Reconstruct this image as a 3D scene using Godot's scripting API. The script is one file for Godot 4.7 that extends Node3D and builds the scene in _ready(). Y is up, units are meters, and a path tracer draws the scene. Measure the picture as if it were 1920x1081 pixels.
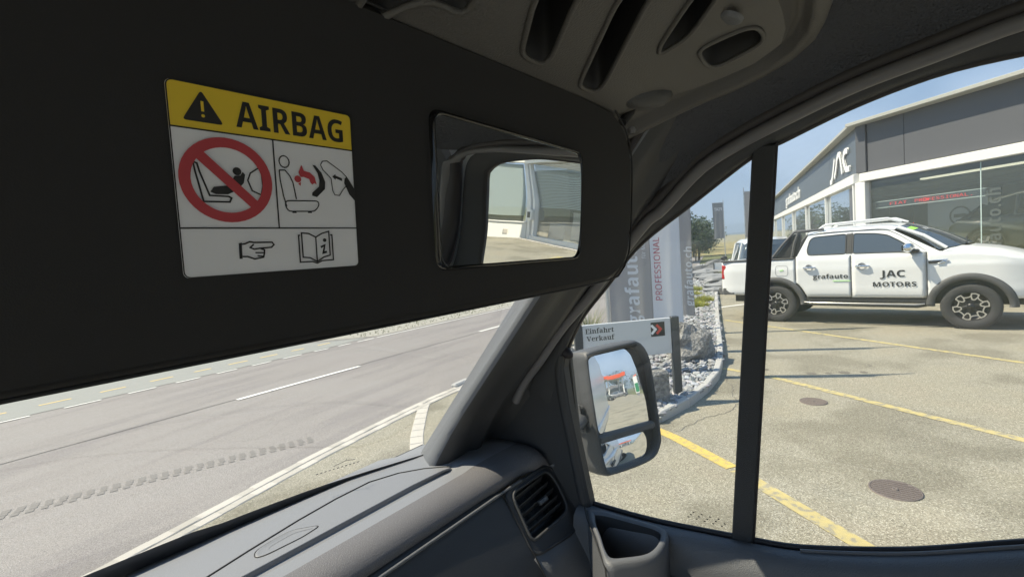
extends Node3D

var M := {}
var used := {}
var rng := RandomNumberGenerator.new()
var van: Node3D

# ------------------------------------------------------------------ geometry collector
class G:
	var st := SurfaceTool.new()
	var sg := 0
	func _init() -> void:
		st.begin(Mesh.PRIMITIVE_TRIANGLES)
		st.set_smooth_group(-1)
	func v(p: Vector3, uv = null) -> void:
		st.set_uv(uv if uv != null else Vector2(p.x, p.z))
		st.add_vertex(p)
	func quad4(a: Vector3, b: Vector3, c: Vector3, d: Vector3) -> G:
		quad(a, b, c, d)
		return self
	func tri(a: Vector3, b: Vector3, c: Vector3) -> void:
		v(a); v(b); v(c)
	func quad(a: Vector3, b: Vector3, c: Vector3, d: Vector3) -> void:
		tri(a, b, c); tri(a, c, d)
	func grid(rows: Array, closed := false, smooth := true, uvs: Array = []) -> G:
		sg += 1
		st.set_smooth_group(sg if smooth else -1)
		for i in rows.size() - 1:
			var n: int = rows[i].size()
			for j in (n if closed else n - 1):
				var k := (j + 1) % n
				var q := [[i, j], [i, k], [i + 1, k], [i, j], [i + 1, k], [i + 1, j]]
				for e in q:
					v(rows[e[0]][e[1]], uvs[e[0]][e[1]] if uvs.size() else null)
		st.set_smooth_group(-1)
		return self
	func box(c: Vector3, s: Vector3, b := Basis(), r := 0.0) -> G:
		var h := s / 2.0
		if r <= 0.0:
			for ax in 3:
				for sgn in [-1.0, 1.0]:
					var a := Vector3(); a[ax] = h[ax] * sgn
					var u := Vector3(); u[(ax + 1) % 3] = h[(ax + 1) % 3]
					var w := Vector3(); w[(ax + 2) % 3] = h[(ax + 2) % 3] * sgn
					quad(c + b * (a - u - w), c + b * (a - u + w), c + b * (a + u + w), c + b * (a + u - w))
			return self
		r = minf(r, minf(h.x, minf(h.y, h.z)) * 0.95)
		var P := func(sx: float, sy: float, sz: float, ax: int) -> Vector3:
			var p := Vector3(sx * h.x, sy * h.y, sz * h.z)
			var sv := Vector3(sx, sy, sz)
			for k in 3:
				if k != ax: p[k] -= sv[k] * r
			return c + b * p
		for ax in 3:
			var i1 := (ax + 1) % 3
			var i2 := (ax + 2) % 3
			for sgn in [-1.0, 1.0]:
				var q := []
				for t in [[-1, -1], [-1, 1], [1, 1], [1, -1]]:
					var s3 := Vector3(); s3[ax] = sgn; s3[i1] = t[0]; s3[i2] = t[1] * sgn
					q.append(P.call(s3.x, s3.y, s3.z, ax))
				quad(q[0], q[1], q[2], q[3])
			for t in [[-1, -1], [-1, 1], [1, 1], [1, -1]]:
				var a3 := Vector3(); a3[ax] = 1; a3[i1] = t[0]; a3[i2] = t[1]
				var b3 := a3; b3[ax] = -1
				var q2 := [P.call(a3.x, a3.y, a3.z, i1), P.call(a3.x, a3.y, a3.z, i2), P.call(b3.x, b3.y, b3.z, i2), P.call(b3.x, b3.y, b3.z, i1)]
				if t[0] * t[1] > 0: quad(q2[0], q2[1], q2[2], q2[3])
				else: quad(q2[3], q2[2], q2[1], q2[0])
		for sx in [-1.0, 1.0]:
			for sy in [-1.0, 1.0]:
				for sz in [-1.0, 1.0]:
					var t3 := [P.call(sx, sy, sz, 0), P.call(sx, sy, sz, 1), P.call(sx, sy, sz, 2)]
					if sx * sy * sz > 0: tri(t3[0], t3[2], t3[1])
					else: tri(t3[0], t3[1], t3[2])
		return self
	func tube(path: Array, r, n := 8, caps := true, flat := 1.0) -> G:
		var rows := []
		var up := Vector3.UP
		var d0: Vector3 = (path[1] - path[0]).normalized()
		if absf(d0.dot(up)) > 0.9: up = Vector3.RIGHT
		for i in path.size():
			var d: Vector3 = (path[mini(i + 1, path.size() - 1)] - path[maxi(i - 1, 0)]).normalized()
			var sd := d.cross(up).normalized()
			up = sd.cross(d).normalized()
			var rr: float = r[i] if r is Array else r
			var row := []
			for k in n:
				var a := TAU * k / n
				row.append(path[i] + (sd * cos(a) + up * sin(a) * flat) * rr)
			rows.append(row)
		grid(rows, true)
		if caps:
			for e in [0, rows.size() - 1]:
				for k in range(1, n - 1):
					if e == 0: tri(rows[e][0], rows[e][k + 1], rows[e][k])
					else: tri(rows[e][0], rows[e][k], rows[e][k + 1])
		return self
	func flat(poly: Array, xf: Transform3D, z := 0.0) -> G:
		var pv := PackedVector2Array(poly)
		var t := Geometry2D.triangulate_polygon(pv)
		for i in range(0, t.size(), 3):
			for k in 3:
				var p: Vector2 = pv[t[i + k]]
				v(xf * Vector3(p.x, p.y, z), p)
		return self
	func ext(poly: Array, z0: float, z1: float, xf := Transform3D(), bev := 0.0) -> G:
		var n := poly.size()
		var area := 0.0
		for i in n:
			area += poly[i].x * poly[(i + 1) % n].y - poly[(i + 1) % n].x * poly[i].y
		var P := poly.duplicate()
		if area < 0: P.reverse()
		var ins := []
		for i in n:
			var a: Vector2 = (P[i] - P[(i + n - 1) % n]).normalized()
			var b: Vector2 = (P[(i + 1) % n] - P[i]).normalized()
			var na := Vector2(-a.y, a.x)
			var nb := Vector2(-b.y, b.x)
			var m := (na + nb).normalized()
			ins.append(P[i] + m * bev / maxf(0.5, m.dot(na)))
		var lv := [[ins, z0]] if bev > 0 else []
		lv.append_array([[P, z0 + bev], [P, z1 - bev]])
		if bev > 0: lv.append([ins, z1])
		for l in lv.size() - 1:
			for i in n:
				var k := (i + 1) % n
				var A: Vector2 = lv[l][0][i]
				var B: Vector2 = lv[l][0][k]
				var C: Vector2 = lv[l + 1][0][k]
				var D: Vector2 = lv[l + 1][0][i]
				quad(xf * Vector3(A.x, A.y, lv[l][1]), xf * Vector3(D.x, D.y, lv[l + 1][1]), xf * Vector3(C.x, C.y, lv[l + 1][1]), xf * Vector3(B.x, B.y, lv[l][1]))
		var cap: Array = ins if bev > 0 else P
		flat(cap, xf, z1)
		flat(cap, xf, z0)
		return self
	func holes(outer: Array, inner: Array, z0: float, z1: float, xf: Transform3D) -> G:
		# plate with holes: every hole is joined to the outline by a slit
		var P := outer.duplicate()
		if not cw(P): P.reverse()
		var hs := inner.duplicate()
		hs.sort_custom(func(a, b): return maxx(a) > maxx(b))
		for h0 in hs:
			var H: Array = h0.duplicate()
			if cw(H): H.reverse()
			var bi := 0; var bj := 0; var bd := 1e9
			for j in H.size():
				for i in P.size():
					var d: float = P[i].distance_squared_to(H[j])
					if d < bd:
						var ok := true
						for k in P.size():
							var k2 := (k + 1) % P.size()
							if k == i or k2 == i: continue
							if P[k].is_equal_approx(P[i]) or P[k2].is_equal_approx(P[i]): continue
							if Geometry2D.segment_intersects_segment(P[i], H[j], P[k], P[k2]) != null: ok = false; break
						if ok: bd = d; bi = i; bj = j
			var Q := P.slice(0, bi + 1)
			for t in H.size() + 1: Q.append(H[(bj + t) % H.size()] + (Vector2(1e-5, 2e-5) if t == H.size() else Vector2.ZERO))
			Q.append(P[bi] + Vector2(2e-5, 1e-5))
			Q.append_array(P.slice(bi + 1))
			P = Q
		flat(P, xf, z1); flat(P, xf, z0)
		for L in [outer] + inner:
			for i in L.size():
				var a: Vector2 = L[i]; var b: Vector2 = L[(i + 1) % L.size()]
				quad(xf * Vector3(a.x, a.y, z0), xf * Vector3(b.x, b.y, z0), xf * Vector3(b.x, b.y, z1), xf * Vector3(a.x, a.y, z1))
		return self
	static func cw(P: Array) -> bool:
		var s := 0.0
		for i in P.size(): s += P[i].x * P[(i + 1) % P.size()].y - P[(i + 1) % P.size()].x * P[i].y
		return s > 0
	static func maxx(P: Array) -> float:
		var m := -1e9
		for p in P: m = maxf(m, p.x)
		return m
	func stroke(pts: Array, w: float, xf: Transform3D, z := 0.0, closed := false) -> G:
		var n := pts.size()
		var L := []; var R := []
		for i in n:
			var a: Vector2 = pts[i] - pts[(i + n - 1) % n] if (i > 0 or closed) else pts[1] - pts[0]
			var b: Vector2 = pts[(i + 1) % n] - pts[i] if (i < n - 1 or closed) else a
			a = a.normalized(); b = b.normalized()
			var m := (Vector2(-a.y, a.x) + Vector2(-b.y, b.x)).normalized()
			var k := w / 2.0 / maxf(0.6, m.dot(Vector2(-a.y, a.x)))
			L.append(pts[i] + m * k); R.append(pts[i] - m * k)
		for i in (n if closed else n - 1):
			var j := (i + 1) % n
			quad(xf * Vector3(L[i].x, L[i].y, z), xf * Vector3(L[j].x, L[j].y, z), xf * Vector3(R[j].x, R[j].y, z), xf * Vector3(R[i].x, R[i].y, z))
		return self
	func lathe(prof: Array, xf: Transform3D, n := 24) -> G:
		# profile of (radius, height along local y)
		var rows := []
		for p in prof:
			var row := []
			for k in n:
				var a := TAU * k / n
				row.append(xf * Vector3(cos(a) * p.x, p.y, sin(a) * p.x))
			rows.append(row)
		return grid(rows, true)
	func blob(c: Vector3, s: Vector3, b: Basis, seed_: int, rough := 0.22, n := 7, m := 10) -> G:
		var nz := FastNoiseLite.new()
		nz.seed = seed_; nz.frequency = 0.9
		var rows := []
		for i in n + 1:
			var row := []
			for j in m:
				var th := PI * i / n
				var ph := TAU * j / m
				var d := Vector3(sin(th) * cos(ph), cos(th), sin(th) * sin(ph))
				var k := 1.0 + rough * 2.0 * nz.get_noise_3d(d.x * 1.4 + seed_, d.y * 1.4, d.z * 1.4)
				row.append(c + b * (d * s * k))
			rows.append(row)
		return grid(rows, true, rough < 0.1)
	func text(tm: Mesh, xf: Transform3D) -> G:
		var a := tm.surface_get_arrays(0)
		var vs: PackedVector3Array = a[Mesh.ARRAY_VERTEX]
		var ix: PackedInt32Array = a[Mesh.ARRAY_INDEX] if a[Mesh.ARRAY_INDEX] != null else PackedInt32Array(range(vs.size()))
		for i in ix: v(xf * vs[i])
		return self
	func done(m: Material = null) -> ArrayMesh:
		st.generate_normals()
		var me := st.commit()
		if m: me.surface_set_material(0, m)
		return me

# ------------------------------------------------------------------ naming
func numbered(n: String) -> String:
	used[n] = used.get(n, -1) + 1
	return n if used[n] == 0 else "%s_%03d" % [n, used[n]]

func tag(o: Node, label: String, cat: String, group := "") -> Node:
	o.set_meta("label", label); o.set_meta("category", cat)
	if group: o.set_meta("group", group)
	return o

func thing(called: String, label: String, cat: String, at := Vector3.ZERO, turn := 0.0, group := "") -> Node3D:
	var o := Node3D.new()
	o.name = numbered(called); add_child(o)
	o.position = at; o.rotation.y = turn
	tag(o, label, cat, group)
	return o

func ob(called: String, g, m: Material, par: Node) -> MeshInstance3D:
	var o := MeshInstance3D.new()
	o.mesh = g.done(m) if g is G else g
	if not g is G and m: o.material_override = m
	if par == self: called = numbered(called)
	o.name = called
	par.add_child(o, true)
	return o

func struct(called: String, g, m: Material) -> MeshInstance3D:
	var o := ob(called, g, m, self)
	o.set_meta("kind", "structure")
	return o

# ------------------------------------------------------------------ materials
func mk(called: String, c: Color, rough := 0.6, metal := 0.0) -> StandardMaterial3D:
	var m := StandardMaterial3D.new()
	m.resource_name = called
	m.albedo_color = c.linear_to_srgb(); m.roughness = rough; m.metallic = metal
	M[called] = m
	return m

func noise(freq: float, kind := FastNoiseLite.TYPE_SIMPLEX_SMOOTH, oct := 4, sd := 1) -> FastNoiseLite:
	var n := FastNoiseLite.new()
	n.noise_type = kind; n.frequency = freq; n.seed = sd
	n.fractal_octaves = oct
	n.fractal_type = FastNoiseLite.FRACTAL_FBM if oct > 1 else FastNoiseLite.FRACTAL_NONE
	return n

func ntex(n: FastNoiseLite, size: int, cols: Array = [], offs: Array = [], normal := 0.0) -> NoiseTexture2D:
	var t := NoiseTexture2D.new()
	t.width = size; t.height = size; t.seamless = true; t.noise = n
	if normal > 0.0:
		t.as_normal_map = true; t.bump_strength = normal
	if cols.size():
		var gr := Gradient.new()
		var pc := PackedColorArray()
		for c in cols: pc.append(c.linear_to_srgb())
		gr.colors = pc; gr.offsets = PackedFloat32Array(offs)
		t.color_ramp = gr
	return t

func grain(m: StandardMaterial3D, t: Texture2D, scale: float, strength: float) -> void:
	m.normal_enabled = true; m.normal_texture = t; m.normal_scale = strength
	m.uv1_triplanar = true; m.uv1_scale = Vector3.ONE * scale

func gray(x: float) -> Color: return Color(x, x, x)

func V(a: Array) -> Vector3: return Vector3(a[0], a[1], a[2])
func P2(flat: Array) -> Array:
	var r := []
	for i in range(0, flat.size(), 2): r.append(Vector2(flat[i], flat[i + 1]))
	return r

func resample(pts: Array, n: int) -> Array:
	# Catmull-Rom through the points, then n points evenly along it
	var c := Curve3D.new()
	for i in pts.size():
		var p: Vector3 = pts[i] if pts[i] is Vector3 else Vector3(pts[i].x, pts[i].y, 0)
		var a: Vector3 = (pts[maxi(i - 1, 0)] if pts[i] is Vector3 else Vector3(pts[maxi(i - 1, 0)].x, pts[maxi(i - 1, 0)].y, 0))
		var q = pts[mini(i + 1, pts.size() - 1)]
		var b: Vector3 = q if q is Vector3 else Vector3(q.x, q.y, 0)
		var t := (b - a) / 6.0
		c.add_point(p, -t, t)
	c.bake_interval = 0.004
	var L := c.get_baked_length()
	var out := []
	for i in n:
		var p := c.sample_baked(L * i / (n - 1.0), true)
		out.append(p if pts[0] is Vector3 else Vector2(p.x, p.y))
	return out

func lerp_pts(pts: Array, t: float) -> Vector2:
	# y of a polyline (x, y) at x = t
	if t <= pts[0].x: return pts[0]
	for i in pts.size() - 1:
		if t <= pts[i + 1].x:
			return pts[i].lerp(pts[i + 1], (t - pts[i].x) / (pts[i + 1].x - pts[i].x))
	return pts[-1]

func rrect(x0: float, y0: float, x1: float, y1: float, r: float, n := 4) -> Array:
	var o := []
	for c in [[x1 - r, y1 - r, 0.0], [x0 + r, y1 - r, 90.0], [x0 + r, y0 + r, 180.0], [x1 - r, y0 + r, 270.0]]:
		for k in n + 1:
			var a := deg_to_rad(c[2] + 90.0 * k / n)
			o.append(Vector2(c[0] + cos(a) * r, c[1] + sin(a) * r))
	return o

func round_poly(P: Array, r: float, n := 4) -> Array:
	var o := []
	for i in P.size():
		var p: Vector2 = P[i]
		var a: Vector2 = P[(i + P.size() - 1) % P.size()]
		var b: Vector2 = P[(i + 1) % P.size()]
		var ra := minf(r, p.distance_to(a) * 0.45)
		var rb := minf(r, p.distance_to(b) * 0.45)
		var s := p + (a - p).normalized() * ra
		var e := p + (b - p).normalized() * rb
		for k in n + 1:
			var t := float(k) / n
			o.append(s.lerp(p, t).lerp(p.lerp(e, t), t))
	return o

func circle(c: Vector2, r: float, n := 20, a0 := 0.0, a1 := TAU) -> Array:
	var o := []
	var full := absf(a1 - a0 - TAU) < 1e-4
	for k in (n if full else n + 1):
		var a := a0 + (a1 - a0) * k / n
		o.append(c + Vector2(cos(a), sin(a)) * r)
	return o

func lettering(s: String, h: float, bold := true, family := "Droid Sans", depth := 0.0) -> TextMesh:
	var f := SystemFont.new()
	f.font_names = PackedStringArray([family]); f.font_weight = 700 if bold else 400
	var t := TextMesh.new()
	t.font = f; t.font_size = 48; t.pixel_size = h / 34.3; t.depth = depth; t.text = s; t.curve_step = 2.0
	t.offset = Vector2(0, 16.6)      # put the baseline at y = 0
	return t

# every character a mesh of its own, fitted to a width
func letters(par: Node, s: String, h: float, bold: bool, family: String, width: float, xf: Transform3D, m: Material, depth := 0.0) -> void:
	var whole := lettering(s, h, bold, family)
	whole.horizontal_alignment = HORIZONTAL_ALIGNMENT_LEFT
	var x0 := whole.get_aabb().position.x
	var k := width / whole.get_aabb().size.x
	for i in s.length():
		if s[i] == " ": continue
		var pre := lettering(s.substr(0, i + 1), h, bold, family)
		pre.horizontal_alignment = HORIZONTAL_ALIGNMENT_LEFT
		var one := lettering(s[i], h, bold, family, depth)
		one.horizontal_alignment = HORIZONTAL_ALIGNMENT_LEFT
		var dx := pre.get_aabb().end.x - one.get_aabb().end.x - x0
		ob("letter", G.new().text(one, xf * Transform3D(Basis.from_scale(Vector3(k, 1, 1)), Vector3(dx * k, 0, 0))), m, par)

func frame(x: Vector3, y: Vector3, o: Vector3) -> Transform3D:
	return Transform3D(Basis(x, y, x.cross(y).normalized()), o)

func _ready() -> void:
	rng.seed = 7
	# camera, sky, sun, exposure
	var cam := Camera3D.new()
	cam.name = "camera"; add_child(cam)
	cam.position = Vector3(0, 1.9, 0)
	cam.basis = Basis(Vector3.RIGHT, deg_to_rad(-3.86)) * Basis(Vector3.BACK, deg_to_rad(-4.4))
	cam.fov = 62.55; cam.near = 0.02; cam.far = 4000.0
	cam.current = true
	var we := WorldEnvironment.new()
	we.name = "world_environment"
	var env := Environment.new()
	env.background_mode = Environment.BG_SKY
	var sky := Sky.new()
	var sm := ProceduralSkyMaterial.new()
	sm.sky_top_color = Color(0.10, 0.225, 0.43).linear_to_srgb()
	sm.sky_horizon_color = Color(0.265, 0.365, 0.485).linear_to_srgb()
	sm.sky_curve = 0.16
	sm.ground_horizon_color = Color(0.62, 0.62, 0.58)
	sm.ground_bottom_color = Color(0.4, 0.38, 0.34)
	sm.sky_energy_multiplier = 1.0
	sm.ground_energy_multiplier = 0.6
	sm.sky_cover = sky_clouds()
	sm.sky_cover_modulate = Color(1, 1, 1, 0.3)
	sky.sky_material = sm
	env.sky = sky
	env.tonemap_mode = Environment.TONE_MAPPER_LINEAR
	env.tonemap_exposure = 1.75
	env.sdfgi_enabled = true; env.ssao_enabled = true; env.ssil_enabled = true
	env.fog_enabled = true; env.fog_density = 0.0016; env.fog_light_color = Color(0.80, 0.88, 0.96)
	we.environment = env
	add_child(we)
	var sun := DirectionalLight3D.new()
	sun.name = "sun"
	sun.light_energy = 1.58; sun.light_color = Color(1.0, 0.96, 0.86)
	sun.light_angular_distance = 0.5; sun.shadow_enabled = true
	add_child(sun)
	sun.look_at_from_position(Vector3(-5.72, 8.09, -1.40), Vector3.ZERO)

	make_materials()
	build_ground()
	build_showroom()
	build_side_wing()
	build_trees()
	build_bed()
	build_signs()
	build_pickup()
	build_cars()
	build_station()
	build_van()

func sky_clouds() -> ImageTexture:
	# faint summer haze clouds, laid over the sky
	var n := noise(0.012, FastNoiseLite.TYPE_SIMPLEX_SMOOTH, 5, 11)
	var im := Image.create(512, 256, false, Image.FORMAT_RGBA8)
	for y in 128:
		for x in 512:
			var ph := TAU * x / 512.0
			var th := PI * y / 256.0
			var v := n.get_noise_3d(cos(ph) * sin(th) * 150.0, cos(th) * 420.0, sin(ph) * sin(th) * 150.0)
			var a := clampf((v - 0.02) * 1.6, 0.0, 0.55)
			im.set_pixel(x, y, Color(1, 1, 1, a))
	return ImageTexture.create_from_image(im)

func make_materials() -> void:
	var fine := ntex(noise(0.11, FastNoiseLite.TYPE_SIMPLEX, 3, 3), 256, [], [], 6.0)
	var leather := ntex(noise(0.07, FastNoiseLite.TYPE_CELLULAR, 2, 5), 512, [], [], 7.0)
	var weave := ntex(noise(0.25, FastNoiseLite.TYPE_VALUE, 2, 9), 256, [], [], 8.0)
	grain(mk("dash_top", Color(0.215, 0.22, 0.235), 0.48), leather, 20.0, 0.22)
	grain(mk("dash_pad", Color(0.15, 0.145, 0.152), 0.55), leather, 17.0, 0.9)
	grain(mk("dash_dark", Color(0.034, 0.035, 0.038), 0.5), fine, 14.0, 0.3)
	grain(mk("trim_grey", Color(0.125, 0.13, 0.14), 0.45), fine, 16.0, 0.55)
	grain(mk("trim_dark", Color(0.05, 0.051, 0.054), 0.52), fine, 16.0, 0.55)
	grain(mk("pillar_skin", Color(0.15, 0.155, 0.17), 0.45), fine, 16.0, 0.4)
	grain(mk("visor_cloth", Color(0.022, 0.0205, 0.0205), 0.8), fine, 30.0, 0.16)
	M.visor_cloth.albedo_color = Color(1, 1, 1)
	M.visor_cloth.albedo_texture = ntex(noise(0.30, FastNoiseLite.TYPE_SIMPLEX, 4, 13), 512, [Color(0.014, 0.013, 0.013), Color(0.022, 0.0205, 0.0205), Color(0.034, 0.032, 0.031)], [0.3, 0.5, 0.72])
	grain(mk("console", Color(0.095, 0.09, 0.083), 0.55), fine, 12.0, 0.3)
	grain(mk("lining", Color(0.06, 0.062, 0.07), 0.95), weave, 9.0, 0.9)
	for q in [["dash_top", Color(0.215, 0.22, 0.235), 20.0, 0.10], ["dash_pad", Color(0.15, 0.145, 0.152), 17.0, 0.24], ["trim_grey", Color(0.125, 0.13, 0.14), 16.0, 0.10], ["trim_dark", Color(0.05, 0.051, 0.054), 16.0, 0.14], ["console", Color(0.086, 0.081, 0.075), 12.0, 0.10], ["pillar_skin", Color(0.155, 0.162, 0.178), 16.0, 0.10]]:
		var mm: StandardMaterial3D = M[q[0]]
		mm.albedo_color = Color(1, 1, 1)
		var c0: Color = q[1] * (1.0 - q[3] * 1.6); var c1: Color = q[1] * (1.0 + q[3])
		mm.albedo_texture = ntex(noise(0.07 if q[0].begins_with("dash") else 0.16, FastNoiseLite.TYPE_CELLULAR if q[0].begins_with("dash") else FastNoiseLite.TYPE_SIMPLEX, 2, 5), 512, [c0, q[1], c1], [0.2, 0.5, 0.85])
	mk("recess", Color(0.018, 0.018, 0.019), 0.7)
	mk("rubber", Color(0.026, 0.022, 0.024), 0.5)
	mk("seal", Color(0.165, 0.16, 0.165), 0.55)
	mk("frit", Color(0.13, 0.132, 0.14), 0.5)
	mk("vent_black", Color(0.012, 0.012, 0.013), 0.35)
	mk("slat_grey", Color(0.05, 0.05, 0.052), 0.3)
	mk("mirror", Color(0.93, 0.94, 0.94), 0.0, 1.0)
	mk("piano_black", Color(0.008, 0.008, 0.009), 0.08)
	mk("print_white", Color(0.80, 0.79, 0.80), 0.45)
	mk("print_yellow", Color(0.80, 0.56, 0.03), 0.45)
	mk("print_black", Color(0.012, 0.011, 0.011), 0.45)
	mk("print_red", Color(0.48, 0.05, 0.06), 0.45)
	mk("van_white", Color(0.8, 0.8, 0.79), 0.22)
	mk("mirror_shell", Color(0.08, 0.083, 0.088), 0.5)
	grain(M.mirror_shell, fine, 14.0, 0.3)
	var gl := mk("glass", Color(1, 1, 1), 0.0)
	gl.transparency = BaseMaterial3D.TRANSPARENCY_ALPHA
	gl.albedo_color = Color(0.92, 0.90, 0.86, 0.07)
	var gd := mk("dusty_glass", Color(1, 1, 1), 0.0)
	gd.transparency = BaseMaterial3D.TRANSPARENCY_ALPHA
	gd.albedo_color = Color(0.92, 0.92, 0.86, 0.085)
	var gw := mk("window_glass", Color(1, 1, 1), 0.0)
	gw.transparency = BaseMaterial3D.TRANSPARENCY_ALPHA
	gw.albedo_color = Color(0.48, 0.50, 0.42, 0.12)
	mk("cab_light_grey", Color(0.62, 0.62, 0.60), 0.8)
	mk("seat_cloth", Color(0.55, 0.54, 0.52), 0.95)
	# outside
	mk("coated_glass", Color(0.72, 0.76, 0.78), 0.02, 0.9)
	var agg := ntex(noise(0.075, FastNoiseLite.TYPE_CELLULAR, 1, 21), 1024, [Color(0.17, 0.155, 0.12), Color(0.25, 0.231, 0.178), Color(0.285, 0.266, 0.208), Color(0.32, 0.30, 0.237), Color(0.50, 0.475, 0.40)], [0.0, 0.25, 0.5, 0.8, 1.0])
	(agg.noise as FastNoiseLite).cellular_return_type = FastNoiseLite.RETURN_CELL_VALUE
	var aggn := ntex(noise(0.075, FastNoiseLite.TYPE_CELLULAR, 1, 21), 1024, [], [], 5.0)
	var patch := ntex(noise(0.012, FastNoiseLite.TYPE_SIMPLEX_SMOOTH, 5, 31), 512, [Color(0.72, 0.71, 0.68), Color(0.97, 0.97, 0.96), Color(1.0, 0.98, 0.94)], [0.25, 0.5, 0.8])
	var lot := mk("lot_asphalt", Color(1, 1, 1), 0.9)
	lot.albedo_texture = agg; lot.normal_enabled = true; lot.normal_texture = aggn; lot.normal_scale = 0.8
	lot.uv1_scale = Vector3(1.7, 1.7, 1)
	lot.detail_enabled = true; lot.detail_albedo = patch; lot.detail_blend_mode = BaseMaterial3D.BLEND_MODE_MUL
	lot.detail_uv_layer = BaseMaterial3D.DETAIL_UV_2; lot.uv2_scale = Vector3(0.11, 0.11, 1)
	var ragg := ntex(noise(0.16, FastNoiseLite.TYPE_CELLULAR, 1, 41), 1024, [Color(0.175, 0.162, 0.152), Color(0.25, 0.232, 0.22), Color(0.33, 0.31, 0.298)], [0.0, 0.5, 1.0])
	(ragg.noise as FastNoiseLite).cellular_return_type = FastNoiseLite.RETURN_CELL_VALUE
	var streak := ntex(noise(0.012, FastNoiseLite.TYPE_SIMPLEX_SMOOTH, 4, 51), 512, [Color(0.84, 0.83, 0.84), Color(0.98, 0.97, 0.96), Color(1, 1, 1)], [0.2, 0.5, 0.8])
	var road := mk("road_asphalt", Color(1, 1, 1), 0.85)
	road.albedo_texture = ragg
	road.normal_enabled = true; road.normal_texture = ntex(noise(0.16, FastNoiseLite.TYPE_CELLULAR, 1, 41), 512, [], [], 3.0); road.normal_scale = 0.6
	road.detail_enabled = true; road.detail_albedo = streak; road.detail_blend_mode = BaseMaterial3D.BLEND_MODE_MUL
	road.detail_uv_layer = BaseMaterial3D.DETAIL_UV_2; road.uv2_scale = Vector3(0.035, 0.26, 1)
	var grass := ntex(noise(0.03, FastNoiseLite.TYPE_SIMPLEX_SMOOTH, 5, 61), 512, [Color(0.05, 0.075, 0.02), Color(0.12, 0.13, 0.04), Color(0.20, 0.17, 0.08)], [0.2, 0.5, 0.8])
	var gm := mk("grass_ground", Color(1, 1, 1), 1.0)
	gm.albedo_texture = grass; gm.uv1_triplanar = true; gm.uv1_world_triplanar = true; gm.uv1_scale = Vector3.ONE * 0.15
	var st := mk("stubble_field", Color(1, 1, 1), 1.0)
	st.albedo_texture = ntex(noise(0.02, FastNoiseLite.TYPE_SIMPLEX_SMOOTH, 4, 65), 256, [Color(0.22, 0.19, 0.07), Color(0.36, 0.28, 0.12), Color(0.11, 0.14, 0.045)], [0.2, 0.55, 0.9])
	st.uv1_triplanar = true; st.uv1_world_triplanar = true; st.uv1_scale = Vector3.ONE * 0.05
	mk("hill", Color(0.05, 0.075, 0.06), 1.0)
	var pn := ntex(noise(0.02, FastNoiseLite.TYPE_SIMPLEX_SMOOTH, 6, 71), 512, [Color(0.30, 0.27, 0.19), Color(0.44, 0.37, 0.18), Color(0.50, 0.41, 0.17)], [0.32, 0.45, 0.8])
	var yp := mk("yellow_paint", Color(1, 1, 1), 0.8)
	yp.albedo_texture = pn; yp.uv1_triplanar = true; yp.uv1_world_triplanar = true; yp.uv1_scale = Vector3.ONE * 0.9
	var yb := mk("yellow_bright", Color(1, 1, 1), 0.7)
	yb.albedo_texture = ntex(noise(0.03, FastNoiseLite.TYPE_SIMPLEX_SMOOTH, 5, 73), 256, [Color(0.44, 0.36, 0.15), Color(0.58, 0.43, 0.11), Color(0.60, 0.45, 0.12)], [0.3, 0.5, 0.8])
	yb.uv1_triplanar = true; yb.uv1_world_triplanar = true; yb.uv1_scale = Vector3.ONE * 2.0
	mk("white_paint", Color(0.74, 0.73, 0.69), 0.7)
	mk("faded_yellow", Color(0.68, 0.50, 0.19), 0.8)
	mk("tyre_stain", Color(0.185, 0.173, 0.162), 0.9)
	mk("damp_stain", Color(0.14, 0.125, 0.10), 0.8)
	mk("crack", Color(0.11, 0.105, 0.10), 0.9)
	mk("paver", Color(0.50, 0.47, 0.42), 0.9)
	mk("paver_b", Color(0.42, 0.395, 0.35), 0.9)
	mk("kerb", Color(0.44, 0.435, 0.42), 0.85)
	grain(M.kerb, fine, 5.0, 0.5)
	var slate := mk("slate", Color(0.26, 0.265, 0.275), 0.75)
	grain(slate, fine, 4.0, 0.7)
	grain(mk("slate_b", Color(0.34, 0.34, 0.34), 0.8), fine, 4.0, 0.7)
	grain(mk("slate_dark", Color(0.16, 0.162, 0.168), 0.8), fine, 3.0, 0.9)
	var ch := mk("slate_chip", Color(0.31, 0.315, 0.325), 0.75)
	ch.vertex_color_use_as_albedo = true
	mk("bed_soil", Color(0.16, 0.162, 0.168), 0.95)
	var bk := mk("boulder", Color(1, 1, 1), 0.9)
	bk.albedo_texture = ntex(noise(0.03, FastNoiseLite.TYPE_SIMPLEX, 5, 81), 256, [Color(0.14, 0.14, 0.135), Color(0.24, 0.236, 0.225), Color(0.34, 0.33, 0.31)], [0.25, 0.5, 0.8])
	grain(bk, ntex(noise(0.05, FastNoiseLite.TYPE_SIMPLEX, 4, 83), 256, [], [], 9.0), 1.6, 1.0)
	mk("iron", Color(0.155, 0.128, 0.118), 0.7, 0.2)
	mk("sign_white", Color(0.60, 0.62, 0.63), 0.35)
	mk("sign_post", Color(0.052, 0.06, 0.068), 0.4, 0.2)
	mk("sign_black", Color(0.02, 0.021, 0.023), 0.4)
	mk("sign_red", Color(0.62, 0.06, 0.045), 0.4)
	mk("pole_alu", Color(0.55, 0.56, 0.57), 0.35, 0.8)
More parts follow.
